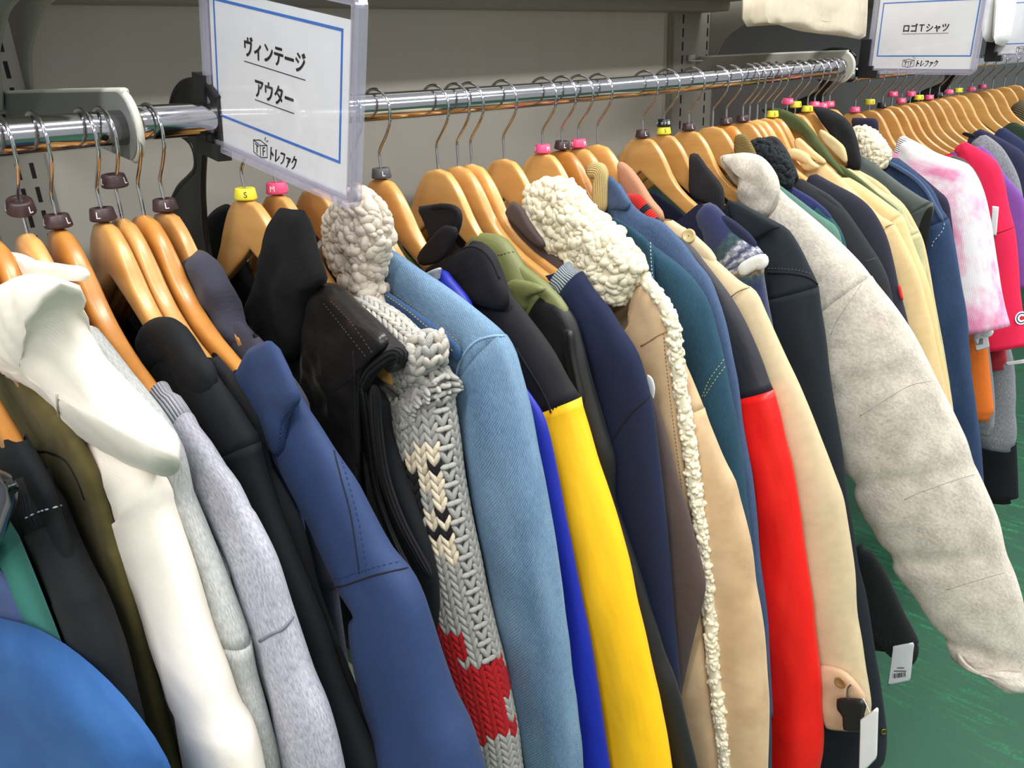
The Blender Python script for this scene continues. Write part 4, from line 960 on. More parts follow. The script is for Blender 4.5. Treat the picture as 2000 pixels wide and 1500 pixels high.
# olive quilted jacket with black shell
XO = .688
g = garment('jacket', 'black nylon jacket with an olive quilted upper part', 'jacket', XO, [(905, 460), (930, 456), (958, 456), (982, 464), (1002, 486), (1022, 516), (1046, 546), (1066, 564), (1076, 572), (1101, 591), (1124, 622), (1139, 670), (1152, 724), (1164, 768), (1182, 832), (1200, 898), (1201, 970), (1221, 1032), (1251, 1122), (1276, 1202), (1301, 1282), (1321, 1332), (1341, 1402), (1366, 1505), (1386, 1590)], (C_OLIVEQ, C_BLKNY), a=[.025, .06, .062, .055, .05, .05], b=[.012, .018, .02, .02, .018, .018], cut=7, bb=.012, neck=.10, seed=18, group=GR, wr=.007, names=('quilted_yoke', 'sleeve'))
seam('quilting', g, [(958, 500), (976, 498), (992, 494), (1004, 492)], solid('olive_stitch', (70, 74, 44), .9), .0009, 0, (.003, .002))
flap('olive_flap', [(982, 560), (1000, 544), (1030, 548), (1058, 556), (1070, 566), (1050, 574), (1030, 585), (1028, 610), (1010, 604), (998, 590)], XO - .018, .006, C_OLIVEQ, g, it=1, wr=.003)
band('sleeve_fold', [(1112, 640), (1120, 648), (1124, 690), (1134, 740), (1146, 790)], XO - .014, .007, .005, C_BLKNY, g, wr=.002)
# navy sweatshirt
XN = .7235
g = garment('sweatshirt', 'navy sweatshirt with a pale grey striped neck', 'sweatshirt', XN, [(1112, 506), (1124, 516), (1138, 531), (1161, 566), (1186, 594), (1211, 634), (1236, 670), (1251, 700), (1263, 740), (1271, 772), (1281, 832), (1289, 902), (1298, 982), (1306, 1062), (1313, 1142), (1319, 1222), (1326, 1302), (1331, 1382), (1336, 1452), (1340, 1560)], (C_GREYRIB, C_NAVYS), a=[.03, .045, .058, .06, .058, .055], b=[.015, .017, .021, .02, .02], bb=.011, seed=19, group=GR, wr=.002, cut=2, names=('ribbed_neck', 'sleeve'), endcap=.92, bmat=C_NAVYS)
seam('raglan_seam', g, [(1278, 762), (1256, 786), (1234, 806), (1214, 832), (1198, 858), (1186, 884), (1176, 915)], C_STITCH, .001)
# taupe coat
XT = .750
g = garment('coat', 'taupe coat showing a dark pointed lapel and a white tag', 'coat', XT, [(1000, 400), (1030, 430), (1066, 476), (1090, 504), (1160, 580), (1220, 660), (1250, 710), (1276, 765), (1300, 840), (1321, 922), (1346, 1002), (1361, 1062), (1378, 1138), (1372, 1180), (1356, 1242), (1341, 1312), (1329, 1374), (1322, 1440)], C_TAUPE, a=[.02, .04, .05, .055, .05], b=[.008, .01, .011, .011], bb=.009, seed=20, group=GR, wr=.003)
flap('collar', [(985, 418), (992, 402), (1001, 390), (1016, 400), (1034, 432), (1052, 458), (1068, 478), (1060, 488), (1040, 474), (1010, 442)], XT - .014, .005, C_TAUPE, g, it=1, wr=.001)
t = flap('paper_tag', [(1262, 730), (1274, 736), (1280, 756), (1278, 776), (1272, 792), (1262, 780)], XT - .002, .001, M_WHITE, g, 'white paper tag', it=1, wr=0)
# shearling coat
XS = .808
g = garment('coat', 'tan suede coat with a huge cream shearling collar and woolly edge', 'coat', XS, [(1258, 530), (1280, 560), (1300, 592), (1318, 640), (1334, 700), (1352, 740), (1376, 796), (1391, 838), (1416, 900), (1437, 942), (1447, 978), (1462, 1032), (1471, 1075), (1477, 1138), (1486, 1192), (1493, 1242), (1498, 1302), (1502, 1372), (1501, 1442), (1499, 1505), (1496, 1590)], C_SUEDE, a=[.04, .065, .07, .07, .07], b=[.012, .02, .026, .028, .028], bb=.015, seed=21, group=GR, wr=.005, cut=6)
EDGE = [(1252, 540), (1272, 560), (1294, 592), (1312, 630), (1320, 690), (1326, 740), (1334, 790), (1344, 850), (1352, 920), (1362, 990), (1372, 1060), (1380, 1130), (1386, 1200), (1393, 1290), (1402, 1370), (1412, 1440), (1418, 1510), (1424, 1580)]
front = [(1236, 560), (1252, 548), (1268, 566), (1288, 596), (1303, 634), (1310, 690), (1314, 740), (1322, 790), (1330, 850), (1338, 920), (1348, 990), (1356, 1060), (1364, 1130), (1370, 1200), (1378, 1290), (1388, 1370), (1396, 1440), (1404, 1510), (1412, 1590)]
band('front_panel', front, XS - .028, [.03, .06, .06, .06], [.008, .012, .012], C_SUEDE, g, wr=.003, step=.011)
def wool_edge(name, px, X, parent, mat, size=.0066, count=520, seed=2, w=.0112):
    rnd = random.Random(seed); P, s = catmull(uz(plane_pts(px, X)), .003); mb = MB(); n = len(P)
    core = [(X, YR - u - .0, ZR + z) for u, z in P]; mb.rod(core, w * .72, 10)
    for _ in range(count):
        i = rnd.randrange(n); t = rnd.uniform(0, 2 * math.pi); nr = np.array([math.cos(t), math.sin(t), rnd.gauss(0, .3)]); c = np.array(core[i]) + nr * w * .62 * np.array([1, 1, .4])
        ax = np.array([rnd.gauss(0, .5), rnd.gauss(0, .5), rnd.gauss(-.6, .7)]); r = size * rnd.uniform(.6, 1.1); ellipsoid(mb, c, ax, r, r * .62, r * .55, nr + 1e-3)
    return mb.build(name, mat, parent, True)
wool_edge('woolly_edge', EDGE, XS - .026, g, C_WOOLC, count=900)
seam('edge_stitching', g, [(1296, 650), (1300, 700), (1308, 770), (1318, 850), (1330, 940), (1342, 1030), (1352, 1100), (1358, 1180)], solid('tan_stitch', (150, 118, 84), .9), .0007, .0003, (.003, .002))
seam('edge_stitching', g, [(1308, 650), (1312, 700), (1319, 770), (1329, 850), (1341, 940), (1352, 1030), (1362, 1100), (1368, 1180)], solid('tan_stitch', (150, 118, 84), .9), .0007, .0003, (.003, .002))
seam('shoulder_seam', g, [(1252, 676), (1266, 668), (1284, 656), (1302, 648)], solid('tan_stitch', (150, 118, 84), .9), .0009, .0003)
sherpa('collar', [(1036, 366), (1050, 356), (1070, 352), (1094, 351), (1112, 362), (1126, 384), (1146, 404), (1168, 424), (1192, 446), (1226, 480), (1249, 510), (1256, 524), (1244, 546), (1226, 574), (1214, 602), (1196, 580), (1150, 542), (1116, 512), (1088, 492), (1060, 462), (1038, 430), (1030, 408), (1034, 386)], XS - .036, .026, C_WOOLC, g, 1000, .0078, seed=5)
# dark teal denim
XTD = .887
g = garment('denim_jacket', 'dark teal denim jacket with pale decorative stitching on the sleeve', 'jacket', XTD, [(1188, 424), (1212, 434), (1244, 454), (1282, 484), (1331, 520), (1362, 552), (1386, 592), (1401, 640), (1416, 702), (1427, 762), (1441, 832), (1454, 920), (1463, 1002), (1475, 1102), (1489, 1202), (1498, 1292), (1504, 1400), (1508, 1520)], C_TEAL, a=[.03, .055, .066, .064, .06], b=[.012, .02, .024, .022, .02], bb=.014, seed=22, group=GR, wr=.005)
flap('yoke_flap', [(1190, 420), (1212, 430), (1240, 448), (1268, 470), (1276, 490), (1277, 520), (1280, 560), (1284, 584), (1270, 566), (1254, 540), (1236, 500), (1206, 460)], XTD - .020, .005, C_TEAL, g, it=1, wr=.002)
seam('stitching', g, [(1270, 474), (1271, 500), (1273, 530), (1277, 562)], C_WSTITCH, .0008, .0006, (.0034, .0016))
for d in (0, 7): seam('sleeve_stitching', g, [(1420 + d, 684 + d * 1.4), (1412 + d, 704 + d), (1396 + d, 726 + d), (1384 + d, 744 + d), (1376 + d * .6, 764 + d * .5), (1370 + d * .5, 778)], solid('green_gold_stitch', (140, 160, 100), .9), .0007, .0004, (.0034, .0018))
# blue denim with yellow corduroy collar
XDB = .929
g = garment('denim_jacket', 'blue denim jacket with a yellow corduroy collar', 'jacket', XDB, [(1188, 344), (1204, 350), (1220, 372), (1236, 400), (1262, 421), (1291, 432), (1331, 470), (1361, 510), (1387, 542), (1407, 592), (1421, 642), (1432, 702), (1442, 752), (1452, 832), (1461, 882), (1471, 932), (1478, 1002), (1486, 1102), (1500, 1202), (1504, 1292), (1510, 1400)], C_DENB, a=[.02, .045, .05, .05], b=[.010, .013, .014, .014], bb=.011, seed=23, group=GR, wr=.003)
band('collar', [(1146, 318), (1162, 316), (1178, 319), (1187, 334), (1188, 356), (1187, 386), (1187, 420)], XDB - .016, .012, .009, C_YCORD, g, 'yellow corduroy collar', wr=.0005)
flap('collar_fall', [(1186, 340), (1200, 348), (1216, 368), (1234, 398), (1230, 404), (1222, 414), (1206, 410), (1190, 416), (1187, 390)], XDB - .010, .005, C_DENB, g, it=1, wr=.001)
# red and black jacket
XRB = .967
g = garment('jacket', 'black jacket with a shiny red sleeve and a red striped knit collar', 'jacket', XRB, [(1286, 430), (1310, 450), (1352, 480), (1374, 506), (1398, 536), (1426, 576), (1453, 627), (1480, 688), (1503, 745), (1513, 766), (1519, 784), (1527, 812), (1537, 862), (1547, 902), (1557, 962), (1567, 1032), (1577, 1102), (1587, 1172), (1596, 1252), (1602, 1312), (1606, 1372), (1609, 1432), (1606, 1474), (1598, 1515), (1590, 1590)], (C_NAVNY, C_RED), a=[.03, .055, .06, .06, .06, .06], b=[.012, .018, .022, .026, .027, .027], cut=9, bb=.013, seed=24, group=GR, wr=.007)
cp = [(1212, 376), (1230, 378), (1248, 380), (1262, 396), (1276, 412), (1290, 432), (1299, 446)]
V_, UV_, s_, _d = tube_rings(cp, XRB - .010, .016, .009, wr=.0008, n=20, step=.005); shrink_end(V_, 0, .5); shrink_end(V_, 1, .5); v_, f_, uv_ = rings_mesh(V_, UV_)
kk, nn_ = V_.shape[:2]; mi_ = []
for i in range(kk - 1):
    t = (i + .5) / (kk - 1); mi_ += [1 if (.54 < t < .64 or .80 < t < .90) else 0] * nn_
mi_ += [0, 0]; uv_ = [(q[1], q[0]) for q in uv_]
mk('ribbed_collar', v_, f_, [C_REDRIB, C_NAVYRIB], g, uv_, mi_, label='red knit collar with two black stripes'); reg(g, v_, f_)
# beige trench coat with camel collar
XTR = 1.012
g = garment('trench_coat', 'beige trench coat with a camel wool collar, shoulder button and strapped cuff', 'coat', XTR, [(1290, 424), (1308, 432), (1341, 447), (1366, 481), (1401, 511), (1441, 547), (1464, 560), (1480, 574), (1496, 608), (1516, 652), (1540, 704), (1568, 764), (1592, 824), (1612, 876), (1630, 924), (1646, 970), (1654, 1010), (1662, 1064), (1671, 1132), (1676, 1202), (1686, 1262), (1693, 1312), (1699, 1352), (1701, 1390), (1690, 1424)], C_TRENCH, a=[.03, .055, .06, .06, .056, .056], b=[.012, .019, .025, .026, .026], cut=6, bb=.013, seed=25, group=GR, wr=.004)
flap('collar', [(1204, 318), (1212, 314), (1226, 321), (1244, 344), (1262, 372), (1278, 396), (1296, 416), (1300, 428), (1292, 440), (1282, 432), (1262, 412), (1240, 392), (1216, 370), (1207, 350)], XTR - .016, .008, C_CAMEL, g, 'camel wool collar', it=2, wr=.002)
def button(name, root, px, py, r, mat, parent=None, h=.0022):
    p, n = on_surf(root, px, py, .0012)
    if p is None: return None
    n = n / np.linalg.norm(n); a = np.cross(n, [0, 0, 1.]); a /= np.linalg.norm(a); b = np.cross(n, a); mb = MB(); k = 24; prof = [(0.001, h * .5), (r * .55, h * .45), (r * .75, h), (r * .95, h * .9), (r, h * .4), (r * .9, -h * .6), (0.001, -h * .6)]
    v = [tuple(p + n * z + (a * math.cos(2 * math.pi * j / k) + b * math.sin(2 * math.pi * j / k)) * rr) for rr, z in prof for j in range(k)]
    f = [(i * k + j, i * k + (j + 1) % k, (i + 1) * k + (j + 1) % k, (i + 1) * k + j) for i in range(len(prof) - 1) for j in range(k)]
    mb.add(v, f); return mb.build(name, mat, parent or root, True)
button('shoulder_button', g, 1346, 461, .0105, solid('horn_button', (206, 184, 128), .25))
seam('sleeve_head_seam', g, [(1464, 562), (1450, 566), (1438, 572), (1428, 580)], solid('trench_seam', (126, 104, 74), .9), .0009)
CUF = [(1700, 1340), (1702, 1370), (1698, 1400), (1688, 1426), (1676, 1434)]
flap('cuff_strap', [(1598, 1298), (1622, 1300), (1648, 1308), (1668, 1326), (1682, 1344), (1694, 1362), (1690, 1392), (1684, 1430), (1640, 1428), (1608, 1424), (1602, 1360)], XTR - .030, .007, C_TRENCHIN, g, 'rosy beige underside of the cuff', it=1, wr=.003)
button('cuff_button', g, 1642, 1332, .0085, solid('brown_button', (150, 112, 70), .3))

# navy patterned vest (Nordic bands)
def band_pattern():
    m, nt, b = nodes_of('nordic_pattern_fleece'); N = NT(nt); tc = N.n('ShaderNodeTexCoord'); sep = N.n('ShaderNodeSeparateXYZ'); N.l(tc.outputs['UV'], sep.inputs[0])
    s = sep.outputs[1]; u = sep.outputs[0]
    navy, green, white, tan = srgb((36, 46, 92)), srgb((58, 92, 84)), srgb((214, 216, 226)), srgb((196, 160, 112))
    f = N.noise(N.mapped((420, 300, 1)), 1, 4, .75)
    zig = N.math('ABSOLUTE', N.math('SUBTRACT', N.math('FRACT', N.math('MULTIPLY', u, 95.0)), .5)); ss = N.math('ADD', N.math('ADD', s, N.math('MULTIPLY', zig, .007)), N.math('MULTIPLY', N.math('SUBTRACT', f, .5), .006))
    per = N.math('FRACT', N.math('DIVIDE', ss, .21))
    r = N.ramp(per, [(0, navy), (.40, navy), (.43, green), (.50, green), (.54, white), (.60, navy), (.64, white), (.70, navy), (.74, white), (.80, tan), (.86, green), (.92, navy)]); 
    ck = N.n('ShaderNodeTexChecker'); ck.inputs['Scale'].default_value = 120; N.l(tc.outputs['UV'], ck.inputs[0]); r = N.mix(N.math('MULTIPLY', ck.outputs[1], N.math('MULTIPLY', N.math('GREATER_THAN', per, .40), .55)), r, navy)
    r = N.mix(N.math('MULTIPLY', f, .3), r, srgb((24, 30, 60))); N.l(r, b.inputs['Base Color']); b.inputs['Roughness'].default_value = .95; b.inputs['Sheen Weight'].default_value = .3; N.bump(f, .8, .002, b); return m
C_NORD = band_pattern()
XV = 1.129
C_NVW = fab('dark_navy_fleece', (30, 36, 66), 'wool', (20, 24, 46), sheen=.1)
g = garment('vest', 'navy fleece vest with Nordic bands and a white armhole binding', 'vest', XV, [(1362, 394), (1382, 394), (1402, 404), (1440, 446), (1470, 471), (1494, 500), (1492, 530), (1496, 560), (1502, 600), (1510, 640), (1524, 720), (1536, 800), (1550, 900)], C_NORD, a=[.025, .045, .05, .045, .045], b=[.011, .017, .018, .015, .014], bb=.012, seed=26, group=GR, wr=.003, bmat=C_NVW)
band('armhole_binding', [(1436, 522), (1456, 508), (1478, 498), (1494, 496), (1501, 506), (1499, 520), (1492, 530)], XV - .015, .0105, .006, fab('white_binding', (232, 232, 228), 'plain'), g, 'white armhole binding', wr=.0003)
flap('far_front', [(1262, 380), (1276, 372), (1300, 390), (1330, 414), (1350, 436), (1350, 452), (1330, 450), (1310, 448), (1300, 430)], XV + .012, .004, C_NVW, g, it=1, wr=.002)

# black jacket with corduroy collar
XB = 1.189
g = garment('jacket', 'blackish navy cotton jacket with a black corduroy collar', 'jacket', XB, [(1418, 384), (1440, 392), (1471, 410), (1521, 436), (1541, 450), (1561, 481), (1581, 521), (1597, 556), (1604, 602), (1613, 662), (1623, 742), (1636, 822), (1646, 882), (1656, 962), (1666, 1032), (1676, 1102), (1691, 1162), (1701, 1222), (1713, 1292), (1721, 1342), (1729, 1402), (1733, 1452), (1726, 1492), (1700, 1515)], C_BJKT, a=[.03, .06, .066, .062, .058, .055], b=[.012, .019, .023, .023, .022], bb=.013, seed=27, group=GR, wr=.004, cut=7)
flap('collar', [(1345, 303), (1356, 298), (1364, 300), (1378, 322), (1390, 336), (1404, 352), (1414, 368), (1416, 390), (1414, 424), (1404, 416), (1392, 404), (1372, 396), (1352, 388), (1344, 372), (1346, 340)], XB - .022, .008, C_BCORD, g, 'black corduroy collar', it=1, wr=.002, ribs=((1380, 340), (1382, 392)))
flap('storm_flap', [(1418, 388), (1440, 396), (1470, 412), (1510, 434), (1530, 446), (1514, 448), (1494, 456), (1476, 468), (1462, 478), (1446, 450), (1424, 420)], XB - .022, .005, C_BJKT, g, it=1, wr=.002)
seam('yoke_edge', g, [(1500, 532), (1530, 533), (1560, 536), (1584, 544), (1600, 560)], C_STITCH, .0018, .0006)
seam('yoke_stitching', g, [(1500, 524), (1530, 525), (1560, 528), (1584, 535)], solid('slate_stitch', (84, 92, 98), .9), .0007, .0004, (.003, .0024))
button('cuff_snap', g, 1725, 1428, .006, solid('brass_snap', (150, 130, 80), .3, 1))

# pale grey fleece jacket with the big sleeve
XG = 1.266
g = garment('jacket', 'pale grey quilted fleece jacket with a bulky sleeve reaching the right edge', 'jacket', XG, [(1500, 352), (1523, 368), (1538, 382), (1576, 414), (1628, 458), (1676, 506), (1704, 540), (1748, 597), (1784, 650), (1811, 702), (1835, 751), (1860, 799), (1876, 832), (1892, 866), (1904, 905), (1916, 930), (1940, 988), (1955, 1030), (1967, 1082), (1986, 1128), (2001, 1182), (2010, 1240), (2014, 1290), (2006, 1336)], C_GFLEECE, a=[.04, .08, .094, .10, .106, .108, .104, .094, .078, .056], b=[.014, .026, .032, .034, .034, .034, .034, .032, .03, .024], bb=.015, seed=28, group=GR, wr=.006, p=2.0, cut=6, kz=.8, pinch=((9, .14, .02), (14, .2, .014), (18, .2, .014), (22, .15, .012)))
band('cuff', [(2006, 1318), (2012, 1332), (2004, 1350), (1994, 1356)], XG - .014, .052, .024, C_GFLEECE, g, wr=.004, n=40, end=.9)
flap('hood_collar', [(1404, 306), (1430, 300), (1458, 297), (1486, 303), (1506, 322), (1518, 345), (1524, 370), (1520, 392), (1512, 408), (1500, 424), (1480, 420), (1456, 406), (1436, 384), (1446, 360), (1446, 338), (1424, 322)], XG - .020, .016, C_GFLEECE, g, it=2, wr=.006)
flap('collar_inside', [(1404, 304), (1430, 300), (1452, 300), (1462, 330), (1456, 360), (1446, 372), (1420, 340), (1408, 322)], XG + .004, .006, C_GFLEECE, g, it=2, wr=.003)
for pts in ([(1684, 552), (1666, 580), (1648, 606), (1632, 632), (1624, 652)], [(1818, 744), (1780, 752), (1740, 774), (1706, 796), (1680, 812)], [(1906, 926), (1870, 936), (1830, 950), (1796, 962), (1766, 976)], [(1962, 1118), (1920, 1130), (1880, 1142), (1850, 1152)], [(1520, 376), (1510, 400), (1500, 424)], [(1995, 1312), (1960, 1310), (1920, 1316), (1880, 1322)]):
    seam('quilting_seam', g, pts, solid('grey_fleece_seam', (176, 170, 160), .95), .0007, -.0002)
# black sleeve with elastic hem and its paper tag, low behind the grey sleeve
def low_sleeve(name, label, cat, px, X, mat, a, b, group=None, **kw):
    root = thing(name, label, cat, jersey_loc(X), group); o = band('sleeve', px, X, a, b, mat, root, end=.85, step=.01, **kw); return root
# ================================================================ the crowded right end of the coat rail
def paper_tag(root, poly, X, lines, name='price_tag', label='white paper price tag'):
    t = flap(name, poly, X, .0006, M_WHITE, root, label, it=0, wr=0, both=True); return t
def marks(parent, X, rects, mat=None):
    mb = MB()
    for (x0, y0, x1, y1) in rects:
        q = [at(x, y, X=X - .0009) for x, y in ((x0, y0), (x1, y0), (x1, y1), (x0, y1))]; mb.add(q, [(0, 1, 2, 3)])
    return mb.build('printed_marks', mat or M_INK, parent)
# black elastic-hem jacket sleeve low behind the grey sleeve
XE = 1.325
g = thing('jacket', 'black jacket with an elastic cuff, low behind the bulky grey sleeve', 'jacket', jersey_loc(XE), GR)
band('sleeve', [(1690, 1060), (1730, 1120), (1762, 1190), (1786, 1236), (1796, 1258), (1797, 1276)], XE, [.06, .066, .064, .056], [.014, .02, .02, .018], C_BFLEECE, g, end=.9, wr=.005, step=.01)
band('elastic_cuff', [(1795, 1258), (1793, 1280), (1785, 1296), (1774, 1303)], XE - .003, .054, .019, fab('black_elastic', (22, 24, 26), 'rib', (8, 9, 10), k=.8), g, end=.8, wr=.002, step=.005)
v, f, uv = body_mesh([(1690, 1010), (1720, 1080), (1752, 1160)], XE, .010, -.72, .15); mk('body', v, f, C_BFLEECE, g, uv)
t = flap('price_tag', [(1744, 1262), (1786, 1254), (1778, 1330), (1733, 1340)], XE - .026, .0006, M_WHITE, g, 'white price tag with a bar code', it=0, wr=0)
rb = random.Random(3); bars = []; x = 1744.0
while x < 1769: w_ = rb.choice((.7, 1.1, 1.6)); bars.append((x, 1316 - (x - 1744) * .14, x + w_, 1325 - (x - 1744) * .14)); x += w_ + rb.choice((.7, 1.0, 1.4))
bars += [(1746, 1310, 1770, 1311.5), (1752, 1304, 1766, 1305.5)]
marks(t, XE - .027, bars)
# clip and tag on the trench cuff
g = thing('clip_hanger', 'black plastic clip with a wire hook clamped on the beige cuff', 'clip', tuple(at(1660, 1400, X=.962)), None)
Xc = .962
flap('clip_plate', [(1633, 1366), (1640, 1362), (1686, 1364), (1692, 1370), (1693, 1384), (1688, 1390), (1688, 1424), (1684, 1430), (1650, 1428), (1646, 1424), (1646, 1394), (1634, 1386)], Xc, .005, M_BLACKP, g, it=1, wr=0, p=8)
mb = MB(); mb.rod(catmull([at(x, y, X=Xc) for x, y in ((1655, 1368), (1655, 1352), (1657, 1343), (1662, 1338), (1666, 1340))], .001)[0], .0014, 8); mb.build('wire_hook', M_CHROME, g, True)
g = thing('price_tag', 'blank white card tag hanging from the black clip', 'price tag', tuple(at(1695, 1440, X=.950)), None)
flap('card', [(1680, 1406), (1716, 1379), (1713, 1480), (1692, 1502), (1677, 1512)], .950, .0006, M_WHITE, g, it=0, wr=0)
mb = MB(); mb.rod(catmull([at(x, y, X=.953) for x, y in ((1686, 1364), (1692, 1376), (1698, 1390), (1697, 1400))], .002)[0], .0006, 6); mb.build('string', M_WHITE, g, True)

# olive corduroy collar, grey-green jacket
XQ = 1.342
g = garment('jacket', 'grey-green jacket with an olive corduroy collar, mostly behind the grey fleece', 'jacket', XQ, [(1500, 345), (1526, 364), (1560, 388), (1600, 418), (1630, 438), (1641, 458), (1646, 480), (1654, 540), (1670, 640), (1690, 760)], C_SAGE, a=[.03, .045, .045], b=[.011, .014, .012], bb=.010, seed=31, group=GR)
flap('collar', [(1433, 300), (1434, 268), (1440, 262), (1456, 260), (1466, 276), (1480, 304), (1470, 312), (1446, 312)], XQ - .016, .006, C_OCORD, g, 'olive corduroy collar', it=1, wr=.001, ribs=((1440, 270), (1470, 275)))
seam('shoulder_strap', g, [(1600, 420), (1612, 424), (1624, 418)], C_STITCH, .0008)
XW = 1.388
g = garment('jacket', 'navy and teal jacket with a black curly collar', 'jacket', XW, [(1520, 350), (1542, 362), (1566, 376), (1600, 400), (1630, 432), (1648, 462), (1662, 520), (1680, 620)], (fab('navy_wool_shoulder', (44, 52, 104), 'wool', (34, 40, 84)), fab('teal_wool_sleeve', (34, 86, 90), 'wool', (24, 66, 72))), a=[.025, .045, .04], b=[.011, .013, .012], cut=3, bb=.010, seed=32, group=GR)
sherpa('curly_collar', [(1464, 278), (1476, 273), (1500, 276), (1516, 290), (1532, 306), (1543, 326), (1546, 346), (1548, 364), (1536, 368), (1524, 360), (1518, 344), (1500, 318), (1478, 300)], XW - .018, .014, C_BCURL, g, 560, .0062, seed=8)
XU = 1.447
g = garment('jacket', 'black jacket with a plain upright collar, right of the black curly collar', 'jacket', XU, [(1548, 340), (1562, 346), (1591, 364), (1626, 390), (1651, 410), (1681, 450), (1701, 480), (1721, 512), (1736, 547), (1746, 592), (1756, 642), (1768, 720)], C_BLK2, a=[.03, .055, .055, .05], b=[.012, .016, .018, .016], bb=.011, seed=33, group=GR, wr=.004)
flap('collar', [(1491, 270), (1500, 266), (1516, 265), (1532, 286), (1546, 310), (1556, 334), (1562, 350), (1552, 356), (1546, 330), (1530, 308), (1510, 290)], XU - .012, .007, C_BLK2, g, it=1, wr=.002)
seam('sleeve_seam', g, [(1690, 512), (1704, 506), (1716, 504)], solid('slate_stitch2', (76, 78, 84), .9), .0009)
XC = 1.474
g = garment('jacket', 'charcoal jacket with a small red patch on the sleeve', 'jacket', XC, [(1574, 342), (1586, 336), (1621, 354), (1661, 375), (1691, 396), (1711, 420), (1731, 460), (1746, 512), (1756, 562), (1764, 592), (1776, 642), (1790, 720)], C_CHARC, a=[.03, .055, .055, .05], b=[.012, .015, .017, .016], bb=.011, seed=34, group=GR, wr=.004)
flap('red_patch', [(1753, 556), (1758, 556), (1762, 574), (1765, 586), (1761, 587), (1756, 574)], XC - .006, .003, solid('red_patch', (206, 34, 34), .6), g, 'small red sleeve patch', it=1, wr=0)
XA = 1.533
g = garment('jacket', 'tan cotton jacket with a folded collar and creased sleeve', 'jacket', XA, [(1590, 304), (1604, 314), (1641, 346), (1681, 386), (1721, 421), (1746, 436), (1761, 461), (1781, 502), (1801, 552), (1816, 612), (1827, 662), (1842, 732), (1856, 802), (1866, 880)], C_TAN, a=[.03, .06, .06, .055], b=[.012, .016, .019, .018], cut=5, bb=.012, seed=35, group=GR, wr=.007)
flap('collar', [(1549, 278), (1556, 269), (1562, 268), (1584, 290), (1602, 304), (1616, 316), (1614, 324), (1596, 316), (1578, 304), (1556, 296)], XA - .008, .006, C_TAN, g, it=1, wr=.002)
band('folded_front', [(1536, 290), (1552, 290), (1570, 296), (1580, 302), (1588, 310)], XA - .024, .010, .008, C_TAN, g, wr=.003, seed=3)
flap('crumpled_lapel', [(1564, 310), (1572, 302), (1578, 300), (1586, 312), (1592, 318), (1604, 326), (1590, 334), (1572, 334), (1564, 322)], XA - .020, .007, C_TAN, g, it=1, wr=.005)
seam('shoulder_seam', g, [(1682, 388), (1694, 386), (1712, 408), (1730, 426), (1746, 438)], solid('tan_seam', (132, 100, 60), .9), .0010)
seam('armhole_seam', g, [(1746, 438), (1738, 440), (1730, 444)], solid('tan_seam', (132, 100, 60), .9), .0009)
XKH = 1.562
g = garment('jacket', 'khaki cotton jacket right behind the tan one', 'jacket', XKH, [(1640, 336), (1681, 360), (1731, 396), (1763, 421), (1776, 451), (1791, 492), (1811, 542), (1826, 602), (1841, 682), (1856, 762), (1864, 820), (1872, 900)], C_TAN, a=[.03, .055, .055, .05], b=[.012, .016, .017, .016], cut=3, bb=.012, seed=36, group=GR, wr=.005)
XM = 1.621
g = garment('jacket', 'olive-collared jacket with sage lining edge and khaki outside', 'jacket', XM, [(1640, 320), (1682, 341), (1721, 371), (1761, 402), (1781, 441), (1798, 456), (1802, 482), (1813, 542), (1831, 622), (1846, 702), (1861, 792), (1868, 860)], C_CAMO, a=[.02, .045, .05, .05], b=[.010, .014, .016, .016], cut=5, bb=.012, seed=37, group=GR, wr=.005)
flap('olive_collar', [(1482, 216), (1500, 211), (1524, 211), (1548, 220), (1572, 236), (1590, 256), (1604, 278), (1624, 302), (1644, 330), (1654, 348), (1642, 342), (1622, 322), (1600, 304), (1578, 276), (1560, 252), (1536, 234), (1508, 226)], XM - .022, .008, C_OLIVE, g, 'stiff olive collar', it=2, wr=.004)
band('lining_edge', [(1636, 316), (1660, 334), (1684, 352), (1712, 376), (1740, 398), (1760, 414)], XM - .014, .007, .005, C_OLIVE, g, 'olive lining edge', wr=.001)
XP = 1.657
g = garment('jacket', 'pale khaki jacket with a pointed collar between the olive and black collars', 'jacket', XP, [(1660, 322), (1690, 342), (1730, 370), (1766, 400), (1790, 440), (1806, 480), (1822, 560), (1840, 660), (1856, 760)], C_KHAKI, a=.045, b=.012, bb=.010, seed=38, group=GR)
flap('collar', [(1597, 260), (1602, 251), (1612, 256), (1632, 270), (1650, 286), (1655, 304), (1656, 322), (1644, 314), (1626, 296), (1608, 278)], XP - .012, .006, C_KHAKI, g, it=1, wr=.002)
XF = 1.711
g = garment('vest', 'dark green vest with a black fleece collar and open armhole', 'vest', XF, [(1664, 300), (1684, 306), (1721, 330), (1761, 360), (1801, 386), (1822, 396), (1824, 410), (1816, 440), (1808, 480), (1806, 540), (1812, 640)], C_DGREEN, a=[.03, .055, .05, .045], b=[.012, .018, .02, .013], bb=.012, seed=39, group=GR, wr=.005, cut=5, names=('shoulder', 'side_panel'))
flap('fleece_collar', [(1584, 208), (1600, 208), (1622, 213), (1644, 224), (1661, 240), (1671, 260), (1678, 286), (1683, 318), (1678, 334), (1664, 334), (1652, 310), (1636, 284), (1618, 256), (1602, 236)], XF - .016, .010, C_BFLEECE, g, 'thick black fleece collar', it=2, wr=.004)
flap('armhole_lining', [(1822, 398), (1821, 420), (1816, 446), (1812, 480), (1804, 500), (1792, 460), (1796, 436), (1808, 410)], XF - .012, .003, C_BLACKJ, g, 'dark lining inside the armhole', it=1, wr=.001)
XDD = 1.780
